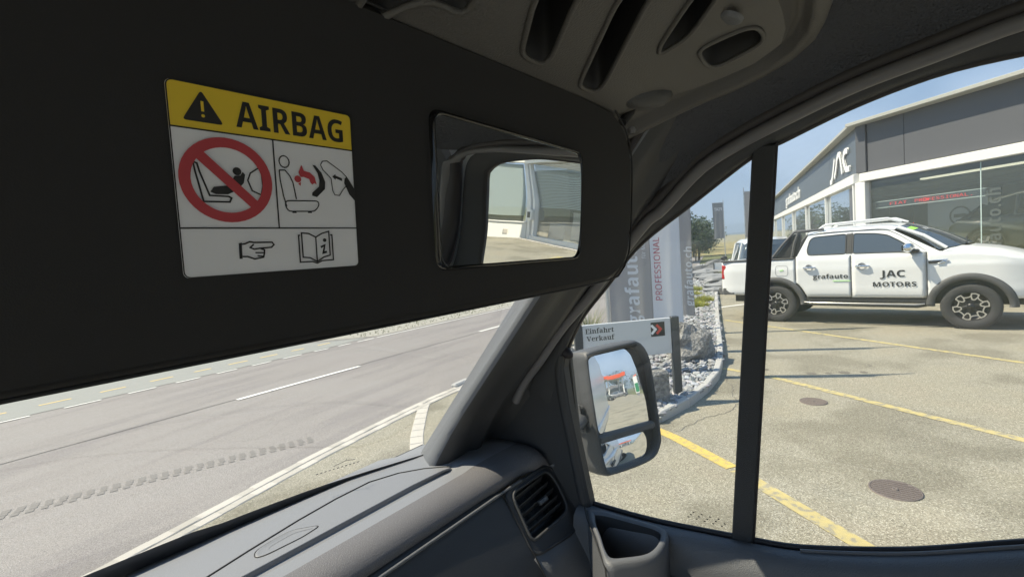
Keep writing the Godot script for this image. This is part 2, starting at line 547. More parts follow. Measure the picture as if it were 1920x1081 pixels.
	for d in [["cloth_grey", Color(0.31, 0.285, 0.272)], ["cloth_white", Color(0.74, 0.74, 0.76)], ["cloth_navy", Color(0.10, 0.125, 0.155)], ["cloth_red", Color(0.50, 0.04, 0.09)], ["cloth_letter", Color(0.75, 0.75, 0.76)]]:
		var c := mk(d[0], d[1], 0.85)
		c.backlight_enabled = true; c.backlight = Color(0.5, 0.5, 0.5)
	mk("fascia", Color(0.105, 0.108, 0.118), 0.42)
	mk("fascia_b", Color(0.095, 0.108, 0.118), 0.35)
	mk("roof_edge", Color(0.42, 0.42, 0.38), 0.6)
	mk("wall_white", Color(0.76, 0.76, 0.71), 0.7)
	mk("frame_white", Color(0.78, 0.78, 0.75), 0.5)
	mk("letter_white", Color(0.82, 0.83, 0.83), 0.5)
	mk("floor_tile", Color(0.22, 0.22, 0.19), 0.3)
	mk("inner_wall", Color(0.20, 0.20, 0.16), 0.8)
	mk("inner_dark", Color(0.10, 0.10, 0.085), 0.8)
	mk("ceiling", Color(0.16, 0.165, 0.14), 0.8)
	mk("blind", Color(0.42, 0.50, 0.50), 0.5)
	mk("poster", Color(0.38, 0.42, 0.43), 0.6)
	mk("led_case", Color(0.03, 0.045, 0.06), 0.4)
	mk("led_rim", Color(0.55, 0.68, 0.66), 0.4)
	var le := mk("led_red", Color(0.6, 0.03, 0.04), 0.4)
	le.emission_enabled = true; le.emission = Color(1.0, 0.06, 0.08); le.emission_energy_multiplier = 0.4
	var li := mk("tube_light", Color(0.8, 0.8, 0.75), 0.4)
	li.emission_enabled = true; li.emission = Color(1.0, 1.0, 0.86); li.emission_energy_multiplier = 0.6
	mk("car_white", Color(0.78, 0.79, 0.78), 0.25)
	M.car_white.clearcoat_enabled = true; M.car_white.clearcoat = 0.6; M.car_white.clearcoat_roughness = 0.05
	mk("show_glass", Color(0.008, 0.011, 0.012), 0.03)
	mk("car_dark", Color(0.12, 0.14, 0.135), 0.25)
	M.car_dark.clearcoat_enabled = true; M.car_dark.clearcoat = 1.0; M.car_dark.clearcoat_roughness = 0.03
	mk("car_grey", Color(0.25, 0.26, 0.28), 0.3)
	mk("car_glass", Color(0.13, 0.155, 0.175), 0.03, 0.5)
	M.car_glass.metallic_specular = 0.8
	mk("plastic_black", Color(0.035, 0.036, 0.038), 0.55)
	mk("plastic_grey", Color(0.085, 0.086, 0.088), 0.6)
	mk("tyre", Color(0.045, 0.045, 0.047), 0.8)
	mk("alloy", Color(0.62, 0.60, 0.56), 0.28, 0.7)
	mk("alloy_black", Color(0.02, 0.02, 0.022), 0.35)
	mk("chrome", Color(0.80, 0.82, 0.85), 0.06, 1.0)
	mk("seam", Color(0.05, 0.05, 0.055), 0.7)
	mk("tail_red", Color(0.50, 0.02, 0.025), 0.15)
	mk("lamp_clear", Color(0.55, 0.58, 0.60), 0.1)
	mk("lime", Color(0.36, 0.72, 0.10), 0.5)
	mk("lime_pale", Color(0.50, 0.80, 0.38), 0.5)
	mk("decal", Color(0.03, 0.033, 0.036), 0.5)
	mk("station_red", Color(0.72, 0.12, 0.05), 0.45)
	mk("station_green", Color(0.04, 0.25, 0.12), 0.5)
	mk("bark", Color(0.075, 0.06, 0.045), 0.95)
	for d in [["leaf_dark", Color(0.045, 0.075, 0.028)], ["leaf_mid", Color(0.055, 0.095, 0.028)], ["leaf_olive", Color(0.10, 0.115, 0.032)], ["sedum", Color(0.36, 0.37, 0.06)], ["straw", Color(0.34, 0.30, 0.17)]]:
		var c2 := mk(d[0], d[1], 0.7)
		c2.backlight_enabled = true; c2.backlight = Color(0.5, 0.5, 0.4)
		c2.vertex_color_use_as_albedo = true

# ------------------------------------------------------------------ ground, road, car park
const RD := Vector3(0.588, 0, -0.809)     # along the road
const RN := Vector3(0.809, 0, 0.588)      # from the road towards the car park
func rp(s: float, n: float, y: float) -> Vector3:
	return RD * s + RN * n + Vector3(0, y, 0)

func sheet(poly: Array, y: float, s1 := 1.0) -> G:
	# ground polygon given as (x, z); UV and UV2 in metres
	var g := G.new()
	var pv := PackedVector2Array(poly)
	var t := Geometry2D.triangulate_polygon(pv)
	for i in t:
		g.st.set_uv2(pv[i])
		g.v(Vector3(pv[i].x, y, pv[i].y), pv[i] * s1)
	return g

const EDGE := [-6.2, 3.6, -4.4, 0.0, -3.45, -2.0, -2.76, -3.59, -2.17, -4.93, -1.48, -6.25, -1.04, -6.98, 0.45, -9.3, 2.7, -12.6, 4.7, -16.5, 8.2, -24.5, 13.3, -37.0, 30.0, -76.0]
const KERB := [0.30, -4.98, 0.9, -4.78, 1.49, -4.98, 2.39, -5.89, 3.19, -7.27, 4.9, -11.25, 9.7, -22.4, 14.95, -34.5, 17.0, -39.2]

func build_ground() -> void:
	var g := G.new()
	var R := 900.0
	for i in 24:
		var a := TAU * i / 24.0
		var b := TAU * (i + 1) / 24.0
		g.tri(Vector3(0, -0.06, 0), Vector3(cos(b), 0, sin(b)) * R + Vector3(0, -0.06, 0), Vector3(cos(a), 0, sin(a)) * R + Vector3(0, -0.06, 0))
	struct("ground", g, M.grass_ground)
	# road: laid in strips along its own axis so that wear runs with the traffic
	g = G.new()
	var e := resample(P2(EDGE), 60)
	g.sg += 1
	var run := 0.0
	for i in e.size() - 1:
		var p0: Vector2 = e[i]; var p1: Vector2 = e[i + 1]
		var d0: Vector2 = (e[mini(i + 1, e.size() - 1)] - e[maxi(i - 1, 0)]).normalized()
		var d1: Vector2 = (e[mini(i + 2, e.size() - 1)] - e[i]).normalized()
		var L := p0.distance_to(p1)
		var w := [-1.2, 9.0]
		for k in [[0, 0], [1, 0], [1, 1], [0, 0], [1, 1], [0, 1]]:
			var p := p0 if k[0] == 0 else p1
			var d := d0 if k[0] == 0 else d1
			var off: float = w[k[1]]
			var q := p + Vector2(d.y, -d.x) * off
			g.st.set_uv2(Vector2(run + L * k[0], off))
			g.v(Vector3(q.x, -0.02, q.y), q * 1.1)
		run += L
	struct("road", g, M.road_asphalt)
	# car park
	var lot := P2(EDGE).slice(0, 10)
	lot.append_array(P2([8.6, -24.5, 16.5, -39.5, 30, -42, 42, -30, 48, 60, -6.2, 60]))
	struct("car_park", sheet(lot, 0.0), M.lot_asphalt)
	# light strip across the road: bus bay and verge
	g = sheet([v2(rp(-8, -10.66, 0)), v2(rp(6.6, -10.66, 0)), v2(rp(8.1, -10.9, 0)), v2(rp(6.5, -12.4, 0)), v2(rp(-8, -12.6, 0))], -0.014)
	var bay := mk("bay_asphalt", Color(0.265, 0.27, 0.25), 0.9)
	struct("bus_bay", g, bay)
	g = G.new()
	var ve := [v2(rp(8.3, -10.8, 0)), v2(rp(30, -10.75, 0)), v2(rp(30, -12.0, 0)), v2(rp(7.2, -12.0, 0))]
	struct("verge", sheet(ve, -0.012), mk("verge_gravel", Color(0.34, 0.325, 0.28), 0.95))
	var vg := MultiMeshInstance3D.new()
	vg.multimesh = scatter(tuft_mesh(), 420, func(i): return Transform3D(Basis(Vector3.UP, rng.randf() * TAU).scaled(Vector3.ONE * rng.randf_range(0.25, 0.5)), rp(rng.randf_range(8.0, 20), rng.randf_range(-11.9, -10.9), -0.01)), 0.5)
	vg.material_override = M.leaf_olive
	vg.name = "verge_grass"; vg.set_meta("kind", "stuff"); add_child(vg)
	# far pavement beyond the bay
	g = sheet([v2(rp(-20, -12.6, 0)), v2(rp(40, -12.6, 0)), v2(rp(40, -14.4, 0)), v2(rp(-20, -14.4, 0))], -0.008)
	struct("pavement", g, bay)

	# lane markings
	var marks := Node3D.new(); marks.name = "road_markings"; add_child(marks); marks.set_meta("kind", "structure")
	var ds := [0.95, 1.41, 1.81, 2.29, 2.66, 3.08, 3.40, 3.82, 4.12, 4.51, 4.82, 5.24, 5.51, 5.96, 6.28, 6.67, 6.94, 7.30, 7.51, 8.04, 8.13, 24.0]
	for i in range(0, ds.size(), 2): dash(marks, "white_dash", ds[i], ds[i + 1], -10.57, 0.075, M.white_paint)
	var ys := [0.9, 1.25, 1.63, 2.05, 2.45, 2.83, 3.22, 3.61, 4.0, 4.32, 4.67, 5.09, 5.37, 5.78, 6.14, 6.47, 6.85, 7.2]
	for i in range(0, ys.size(), 2): dash(marks, "yellow_dash", ys[i], ys[i + 1], -11.33, 0.065, M.faded_yellow)
	dash(marks, "centre_dash", 3.33, 5.62, -7.92, 0.10, M.white_paint)
	dash(marks, "centre_dash", 9.5, 11.8, -8.08, 0.10, M.white_paint)
	dash(marks, "centre_dash", -3.0, -0.7, -7.85, 0.10, M.white_paint)
	# tar seam down the middle of the road
	g = G.new()
	var pr := []
	for i in 60:
		pr.append(v2(rp(-6 + i * 0.45, -7.98 + rng.randf_range(-0.015, 0.015) - (0.0 if i < 26 else 0.06), 0)))
	g.stroke(pr, 0.022, flat_xf(-0.0155))
	ob("tar_seam", g, M.crack, marks)
	# print of a muddy tyre: blocks of tread on the near lane
	g = G.new()
	for i in 27:
		var t := i / 26.0
		var c := Vector2(-4.62, -4.05).lerp(Vector2(-2.45, -5.33), t)
		var d := Vector2(2.17, -1.28).normalized()
		var nn := Vector2(-d.y, d.x)
		for k in 3:
			var w := [0.075, 0.055, 0.07][k] as float
			var o: Vector2 = c + nn * (-0.07 + 0.068 * k) + d * (rng.randf_range(-0.004, 0.004) + [0.0, 0.006, -0.002][k])
			var hw := 0.036 + rng.randf_range(-0.008, 0.0)
			var q := [o - d * hw - nn * w * 0.5, o + d * (hw - 0.008) - nn * w * 0.52, o + d * hw + nn * w * 0.5, o - d * (hw - 0.01) + nn * w * 0.48]
			g.quad(v3(q[0], -0.0155), v3(q[1], -0.0155), v3(q[2], -0.0155), v3(q[3], -0.0155))
	ob("tyre_print", g, M.tyre_stain, marks)

	# flush cobble edging between road and car park
	var edging := Node3D.new(); edging.name = "road_edging"; add_child(edging); edging.set_meta("kind", "structure")
	var ce := resample(P2(EDGE).slice(2, 8), 48)
	var pm := [G.new().box(Vector3.ZERO, Vector3(0.098, 0.05, 0.225), Basis(), 0.006).done(M.paver), G.new().box(Vector3.ZERO, Vector3(0.094, 0.05, 0.222), Basis(), 0.008).done(M.paver_b)]
	for i in range(4, 47):
		var p: Vector2 = ce[i]; var d2: Vector2 = (ce[mini(i + 1, 47)] - ce[i - 1]).normalized()
		for k in 2:
			var o := MeshInstance3D.new()
			o.mesh = pm[(i * 7 + k * 3 + (i / 3)) % 2]
			var q := p + d2 * (0.09 if k else 0.0) + Vector2(-d2.y, d2.x) * (0.055 + 0.108 * k)
			o.transform = Transform3D(Basis(Vector3.UP, atan2(d2.x, d2.y)), Vector3(q.x, -0.017 + rng.randf_range(-0.002, 0.003), q.y))
			o.name = "paver"; edging.add_child(o, true)
	# a single row of pale setts that leaves the edging in a curve
	var sp := resample([Vector2(-1.30, -6.32), Vector2(-1.27, -5.95), Vector2(-1.22, -5.5), Vector2(-1.16, -5.05), Vector2(-1.02, -4.5), Vector2(-0.7, -4.0)], 13)
	for i in 12:
		var a: Vector2 = sp[i]; var b: Vector2 = sp[i + 1]
		var o2 := MeshInstance3D.new()
		o2.mesh = G.new().box(Vector3.ZERO, Vector3(0.145, 0.05, a.distance_to(b) - 0.012), Basis(), 0.006).done(M.paver) if i < 3 else edging.get_node("sett").mesh
		o2.transform = Transform3D(Basis(Vector3.UP, atan2(b.x - a.x, b.y - a.y)), Vector3((a.x + b.x) / 2, -0.016, (a.y + b.y) / 2))
		o2.name = "sett"; edging.add_child(o2, true)

	# bay lines on the car park
	var pk := Node3D.new(); pk.name = "parking_markings"; add_child(pk); pk.set_meta("kind", "structure")
	line(pk, [Vector2(1.36, -4.83), Vector2(1.49, -4.55), Vector2(1.72, -3.85)], 0.12, M.yellow_bright)
	line(pk, [Vector2(1.735, -3.8), Vector2(2.02, -2.62), Vector2(2.35, -1.4)], 0.125, M.yellow_paint)
	line(pk, [Vector2(3.05, -6.95), Vector2(3.4, -6.38)], 0.09, M.yellow_paint)
	line(pk, [Vector2(3.42, -6.35), Vector2(4.30, -3.85), Vector2(5.0, -1.9)], 0.105, M.yellow_paint)
	line(pk, [Vector2(5.0, -11.2), Vector2(6.30, -7.07), Vector2(6.9, -5.2)], 0.10, M.yellow_paint)
	line(pk, [Vector2(8.4, -5.9), Vector2(8.9, -3.3)], 0.12, M.yellow_paint)
	line(pk, [Vector2(11.4, -2.2), Vector2(14.3, -1.6)], 0.12, M.yellow_paint)
	line(pk, [Vector2(9.0, -2.9), Vector2(10.9, -4.3)], 0.12, M.yellow_paint)
	line(pk, [Vector2(5.85, -13.4), Vector2(7.4, -13.9)], 0.12, M.white_paint)
	g = G.new()
	for c in [[3.55, -6.72, 0.05], [3.98, -6.35, 0.06], [4.18, -6.3, 0.04], [4.38, -6.28, 0.07], [4.6, -6.22, 0.05], [4.9, -6.5, 0.03]]:
		g.flat(circle(Vector2(c[0], c[1]), c[2], 9), flat_xf(0.003))
	ob("oil_stain", g, M.damp_stain, pk)
	# cracks in the asphalt by the kerb
	g = G.new()
	for cr in [[[2.55, -5.45], [2.62, -5.75], [2.76, -6.02], [2.8, -6.3], [2.98, -6.7]], [[1.55, -4.7], [1.95, -5.0], [2.3, -5.15], [2.55, -5.45]]]:
		var pp := []
		for q in cr: pp.append(Vector2(q[0], q[1]))
		var rs := resample(pp, 22)
		for k in rs.size(): rs[k] += Vector2(rng.randf_range(-0.02, 0.02), rng.randf_range(-0.02, 0.02))
		g.stroke(rs, 0.006, flat_xf(0.0035))
	ob("asphalt_crack", g, M.crack, pk)

	# two iron manhole covers
	cover(Vector3(2.66, 0.002, -3.32), 0.158, 0.9, "round rusty manhole cover close to the van door")
	cover(Vector3(3.31, 0.002, -5.26), 0.137, 0.3, "smaller round manhole cover farther off beside the second yellow line")

	# fields and hills beyond
	g = G.new()
	var rows := []
	for i in 13:
		var row := []
		for j in 25:
			var x := -60.0 + j * 14.0
			var z := -62.0 - i * 26.0
			row.append(Vector3(x, 0.0 + 0.011 * (-z - 62.0) + 1.1 * sin(x * 0.021 + i * 0.4) * i / 6.0, z))
		rows.append(row)
	g.grid(rows)
	struct("stubble_field", g, M.stubble_field)
	g = G.new()
	for L in [[700.0, 14.0, 3], [1500.0, 60.0, 5]]:
		var nz := noise(0.012, FastNoiseLite.TYPE_SIMPLEX_SMOOTH, 4, L[2])
		var rws := [[], [], []]
		for j in 73:
			var a := deg_to_rad(-90 + j * 3.4)
			var h: float = L[1] * (1.0 + 0.9 * nz.get_noise_1d(j * 3.0))
			rws[0].append(Vector3(sin(a) * L[0], -2, -cos(a) * L[0]))
			rws[1].append(Vector3(sin(a) * L[0] * 1.15, h, -cos(a) * L[0] * 1.15))
			rws[2].append(Vector3(sin(a) * L[0] * 1.5, -2, -cos(a) * L[0] * 1.5))
		g.grid(rws)
	struct("hills", g, M.hill)

func v2(p: Vector3) -> Vector2: return Vector2(p.x, p.z)
func v3(p: Vector2, y: float) -> Vector3: return Vector3(p.x, y, p.y)
func flat_xf(y: float) -> Transform3D:
	return Transform3D(Basis(Vector3.RIGHT, Vector3.BACK, Vector3.DOWN), Vector3(0, y, 0))

func dash(par: Node, called: String, s0: float, s1: float, n: float, w: float, m: Material) -> void:
	var g := G.new()
	var y := -0.0105
	g.quad(rp(s0, n - w / 2, y), rp(s1, n - w / 2, y), rp(s1, n + w / 2, y), rp(s0, n + w / 2, y))
	ob(called, g, m, par)

func line(par: Node, pts: Array, w: float, m: Material) -> void:
	var g := G.new()
	g.stroke(resample(pts, 8), w, flat_xf(0.004))
	ob("bay_line", g, m, par)

func cover(at: Vector3, r: float, turn: float, label: String) -> void:
	var o := thing("manhole_cover", label, "manhole cover", at, turn, "manhole covers in the car park")
	ob("rim", G.new().lathe([Vector2(r, -0.01), Vector2(r, 0.006), Vector2(r * 0.93, 0.006), Vector2(r * 0.92, 0.002)], Transform3D(), 28), M.iron, o)
	ob("plate", G.new().lathe([Vector2(r * 0.915, 0.003), Vector2(0.001, 0.003)], Transform3D(), 28), M.iron, o)
	for i in 9:
		var x := (-0.8 + 0.2 * i) * r
		var h := sqrt(maxf(0.0, 0.84 * r * r - x * x))
		ob("rib", G.new().box(Vector3(x, 0.005, 0), Vector3(r * 0.07, 0.007, h * 2), Basis(), 0.002), M.iron, o)
	ob("lifting_eye", G.new().lathe([Vector2(r * 0.13, 0.003), Vector2(r * 0.13, 0.011), Vector2(r * 0.06, 0.011), Vector2(r * 0.05, 0.004)], Transform3D(), 12), M.iron, o)

# many small copies of one mesh, each with its own place and shade
func scatter(me: Mesh, n: int, place: Callable, vary := 0.35) -> MultiMesh:
	var mm := MultiMesh.new()
	mm.transform_format = MultiMesh.TRANSFORM_3D
	mm.use_colors = true
	mm.mesh = me
	mm.instance_count = n
	for i in n:
		mm.set_instance_transform(i, place.call(i))
		var k := 1.0 + rng.randf_range(-vary, vary)
		mm.set_instance_color(i, Color(k * (1.0 + rng.randf_range(-0.08, 0.08)), k, k * (1.0 + rng.randf_range(-0.08, 0.08))))
	return mm

func tuft_mesh() -> ArrayMesh:
	var g := G.new()
	for i in 7:
		var a := TAU * i / 7.0
		var d := Vector3(cos(a), 0, sin(a))
		var s := Vector3(-d.z, 0, d.x) * 0.006
		g.tri(d * 0.01 - s, d * 0.01 + s, d * rng.randf_range(0.04, 0.1) + Vector3(0, rng.randf_range(0.1, 0.2), 0))
	return g.done()

# ------------------------------------------------------------------ showroom
const H_ROOF := 5.28
const H_BAND := 3.70
const H_GLASS := 3.39

func build_showroom() -> void:
	var o := thing("showroom_building", "long single-storey showroom with dark fascia, white window band and white lettering", "building", Vector3(11.43, 0, -15.5))
	# facade A runs away beside the car park, facade B comes back past the pickup
	var dA := Vector3(sin(deg_to_rad(25)), 0, -cos(deg_to_rad(25)))
	var dB := Vector3(sin(deg_to_rad(166)), 0, -cos(deg_to_rad(166)))
	var A := frame(-dA, Vector3.UP, Vector3.ZERO)     # local x: 0 at the corner, negative along A
	var B := frame(dB, Vector3.UP, Vector3.ZERO)      # local x: 0 at the corner, positive along B
	var LA := 38.0
	var LB := 6.6
	# fascia panels, each its own sheet with a joint between
	var xs := [0.0, 4.6, 11.0, 17.4, 23.8, 30.2, LA]
	for i in xs.size() - 1:
		var w: float = xs[i + 1] - xs[i] - 0.012
		ob("fascia_panel", G.new().box(A * Vector3(-(xs[i] + xs[i + 1]) / 2, (H_BAND + H_ROOF - 0.10) / 2, -0.06), Vector3(w, H_ROOF - 0.10 - H_BAND, 0.12), A.basis, 0.006), M.fascia_b, o)
	var xb := [0.34, 1.45, LB]
	for i in xb.size() - 1:
		var w2: float = xb[i + 1] - xb[i] - 0.012
		ob("fascia_panel", G.new().box(B * Vector3((xb[i] + xb[i + 1]) / 2, (H_BAND + H_ROOF - 0.10) / 2, -0.06), Vector3(w2, H_ROOF - 0.10 - H_BAND, 0.12), B.basis, 0.006), M.fascia, o)
	ob("corner_panel", G.new().box(B * Vector3(0.165, (H_BAND + H_ROOF - 0.10) / 2, -0.02), Vector3(0.33, H_ROOF - 0.10 - H_BAND, 0.16), B.basis, 0.01), M.fascia, o)
	# roof edge with its overhang, which shades the top of the fascia
	var g := G.new()
	g.box(A * Vector3(-LA / 2, H_ROOF - 0.05, 0.05), Vector3(LA + 0.1, 0.10, 0.42), A.basis, 0.01)
	ob("roof_edge", g, M.roof_edge, o)
	ob("roof_edge", G.new().box(B * Vector3(LB / 2, H_ROOF - 0.046, 0.12), Vector3(LB + 0.1, 0.10, 0.56), B.basis, 0.01), M.roof_edge, o)
	ob("window_band", G.new().box(A * Vector3(-LA / 2, (H_BAND + H_GLASS) / 2 - 0.002, 0.0), Vector3(LA, H_BAND - H_GLASS, 0.24), A.basis, 0.012), M.frame_white, o)
	ob("window_band", G.new().box(B * Vector3(LB / 2 + 0.1, (H_BAND + H_GLASS) / 2 - 0.006, 0.02), Vector3(LB - 0.1, H_BAND - H_GLASS - 0.05, 0.22), B.basis, 0.012), M.frame_white, o)
	ob("corner_post", G.new().box(B * Vector3(0.17, H_GLASS / 2, 0.0), Vector3(0.34, H_GLASS, 0.26), B.basis, 0.012), M.frame_white, o)
	ob("post_trim", G.new().box(A * Vector3(-0.26, H_GLASS / 2, 0.02), Vector3(0.12, H_GLASS, 0.14), A.basis, 0.01), M.frame_white, o)
	# glazing of A: one pane per bay
	var mul := [0.34, 5.43, 11.37, 17.4, 24.4, 31.5, LA]
	for i in mul.size() - 1:
		var a: float = mul[i]; var b: float = mul[i + 1]
		ob("window_pane", G.new().box(A * Vector3(-(a + b) / 2, (H_GLASS + 0.25) / 2, -0.03), Vector3(b - a - 0.02, H_GLASS - 0.26, 0.008), A.basis), M.coated_glass, o)
		if i > 0:
			ob("mullion", G.new().box(A * Vector3(-a, H_GLASS / 2, 0.03), Vector3(0.10, H_GLASS, 0.10), A.basis, 0.008), M.frame_white, o)
	ob("plinth", G.new().box(A * Vector3(-LA / 2, 0.12, -0.01), Vector3(LA, 0.24, 0.16), A.basis), M.wall_white, o)
	# glazing of B
	for q in [[0.36, 3.28], [3.31, LB - 0.1]]:
		ob("window_pane", G.new().box(B * Vector3((q[0] + q[1]) / 2, (H_GLASS + 0.16) / 2, -0.03), Vector3(q[1] - q[0], H_GLASS - 0.16, 0.008), B.basis), M.window_glass, o)
	ob("glass_joint", G.new().box(B * Vector3(3.295, (H_GLASS + 0.16) / 2, -0.03), Vector3(0.02, H_GLASS - 0.16, 0.012), B.basis), M.led_rim, o)
	ob("plinth", G.new().box(B * Vector3(LB / 2, 0.08, -0.01), Vector3(LB, 0.16, 0.16), B.basis), M.wall_white, o)
	# roof slab, ends, room behind the glass
	var c0 := Vector3(0, 0, 0); var cA := dA * LA; var cB := dB * LB
	var back := Vector3(11, 0, 2)
	var poly := [Vector2(c0.x, c0.z) + Vector2(0.15, -0.02), v2(cA) + Vector2(0.15, 0), v2(cA + Vector3(11, 0, 4)), v2(cB + back), v2(cB) + Vector2(0.15, 0)]
	ob("roof", G.new().ext(poly, -(H_ROOF - 0.12), -(H_ROOF - 0.24), flat_xf(0)), M.roof_edge, o)
	ob("showroom_ceiling", G.new().ext(poly, -H_BAND + 0.03, -H_BAND + 0.10, flat_xf(0)), M.ceiling, o)
	ob("showroom_floor", G.new().ext(poly, -0.20, -0.02, flat_xf(0)), M.floor_tile, o)
	for w3 in [[cA, cA + Vector3(11, 0, 4)], [cA + Vector3(11, 0, 4), cB + back], [cB + back, cB]]:
		var m: Vector3 = (w3[0] + w3[1]) / 2
		var d: Vector3 = (w3[1] - w3[0]).normalized()
		ob("wall", G.new().box(m + Vector3(0, H_ROOF / 2 - 0.07, 0), Vector3(w3[0].distance_to(w3[1]) - 0.02, H_ROOF - 0.14, 0.2), Basis(d, Vector3.UP, d.cross(Vector3.UP))), M.inner_wall, o)
	# partition with vertical boards, some way behind the glass of B
	for i in 12:
		var t := -7.0 + i * 1.02
		ob("wall_board", G.new().box(B * Vector3(t + 1.0, 1.65, -7.2 + 0.01 * (i % 3)), Vector3(0.98, 2.9, 0.06), B.basis, 0.008), M.inner_wall if i % 4 != 2 else M.inner_dark, o)
	for L in [[1.9, -1.9, 2.6], [0.9, -4.4, 2.2], [4.6, -2.3, 2.4], [3.2, -5.4, 2.0], [-1.0, -3.4, 2.0]]:
		ob("ceiling_light", G.new().box(B * Vector3(L[0], 3.36, L[1]), Vector3(L[2], 0.05, 0.22), B.basis, 0.01), M.tube_light, o)
	for i in 4:
		ob("ceiling_duct", G.new().tube([B * Vector3(-3.0, 3.24, -2.6 - i * 1.2), B * Vector3(6.0, 3.24, -2.6 - i * 1.2)], 0.11, 8), M.inner_dark, o)
	# lettering on the fascia
	letters(o, "grafauto.ch", 0.62, true, "Droid Sans", 7.6, A * Transform3D(Basis(), Vector3(-21.3, 4.02, 0.03)), M.letter_white, 0.05)
	# three slanting strokes of the marque sign: J, A without bar, C
	g = G.new()
	var L0 := A * Transform3D(Basis.from_scale(Vector3(1.12, 1.0, 1)), Vector3(-4.30, 3.86, 0))
	for sgn in [[[0.0, 0.0], [0.22, 0.03], [0.42, 0.16], [0.62, 0.42], [0.86, 0.80]], [[0.78, 0.10], [1.02, 0.34], [1.26, 0.68], [1.48, 0.86], [1.66, 0.84], [1.80, 0.66], [2.02, 0.10]], [[2.86, 0.76], [2.56, 0.80], [2.30, 0.70], [2.28, 0.52], [2.46, 0.26], [2.62, 0.16], [3.06, 0.14]]]:
		var pts := []
		for q in sgn: pts.append(Vector2(q[0], q[1]))
		var rs := resample(pts, 14)
		g.stroke(rs, 0.19, L0, 0.055); g.stroke(rs, 0.21, L0, 0.01)
		for k in rs.size() - 1:
			g.box(L0 * Vector3((rs[k].x + rs[k + 1].x) / 2, (rs[k].y + rs[k + 1].y) / 2, 0.03), Vector3(0.12, 0.12, 0.04), A.basis)
	ob("marque_lettering", g, M.letter_white, o)

	# things shown inside the glass of B
	var led := thing("led_display", "long red LED ticker display hanging inside the showroom window", "display", o.position + B * Vector3(1.86, 2.62, -0.22))
	led.basis = B.basis
	ob("case", G.new().box(Vector3.ZERO, Vector3(2.86, 0.17, 0.05), Basis(), 0.006), M.led_case, led)
	for sg2 in [-1, 1]:
		ob("rim", G.new().box(Vector3(0, 0.097 * sg2, 0.0), Vector3(2.88, 0.022, 0.07), Basis(), 0.004), M.led_rim, led)
	for wd in [["FIAT", -1.0, 0.5], ["PROFESSIONAL.", -0.28, 1.42]]:
		letters(led, wd[0], 0.085, true, "Droid Sans Mono", wd[2], Transform3D(Basis(), Vector3(wd[1], -0.043, 0.028)), M.led_red)
	var lg := OmniLight3D.new()
	lg.name = "led_glow"; lg.light_color = Color(1, 0.1, 0.1); lg.light_energy = 0.01; lg.omni_range = 12; lg.omni_attenuation = 2.0; lg.shadow_enabled = true
	lg.position = Vector3(0, 0, 0.1); led.add_child(lg)
	var po := thing("window_poster", "pale poster with a round emblem behind the showroom glass", "poster", o.position + B * Vector3(2.05, 2.18, -1.1))
	po.basis = B.basis
	ob("sheet", G.new().box(Vector3.ZERO, Vector3(1.5, 1.05, 0.015), Basis(), 0.004), M.poster, po)
	ob("emblem", G.new().stroke(circle(Vector2(0.1, -0.1), 0.25, 26), 0.05, Transform3D(), 0.011, true), M.inner_dark, po)
	ob("emblem_bars", G.new().stroke(P2([-0.06, -0.1, 0.26, -0.1]), 0.10, Transform3D(), 0.012), M.inner_dark, po)
	var wt := thing("window_lettering", "pale upright web address stuck on the showroom glass above the dark car", "lettering", o.position + B * Vector3(3.72, 2.68, -0.018))
	wt.basis = B.basis
	var wm := mk("frosted", Color(0.085, 0.10, 0.09), 0.6)
	letters(wt, "grafauto.ch", 0.30, true, "Droid Sans", 2.05, Transform3D(Basis(Vector3.BACK, PI / 2), Vector3(0, -2.05, 0)), wm)

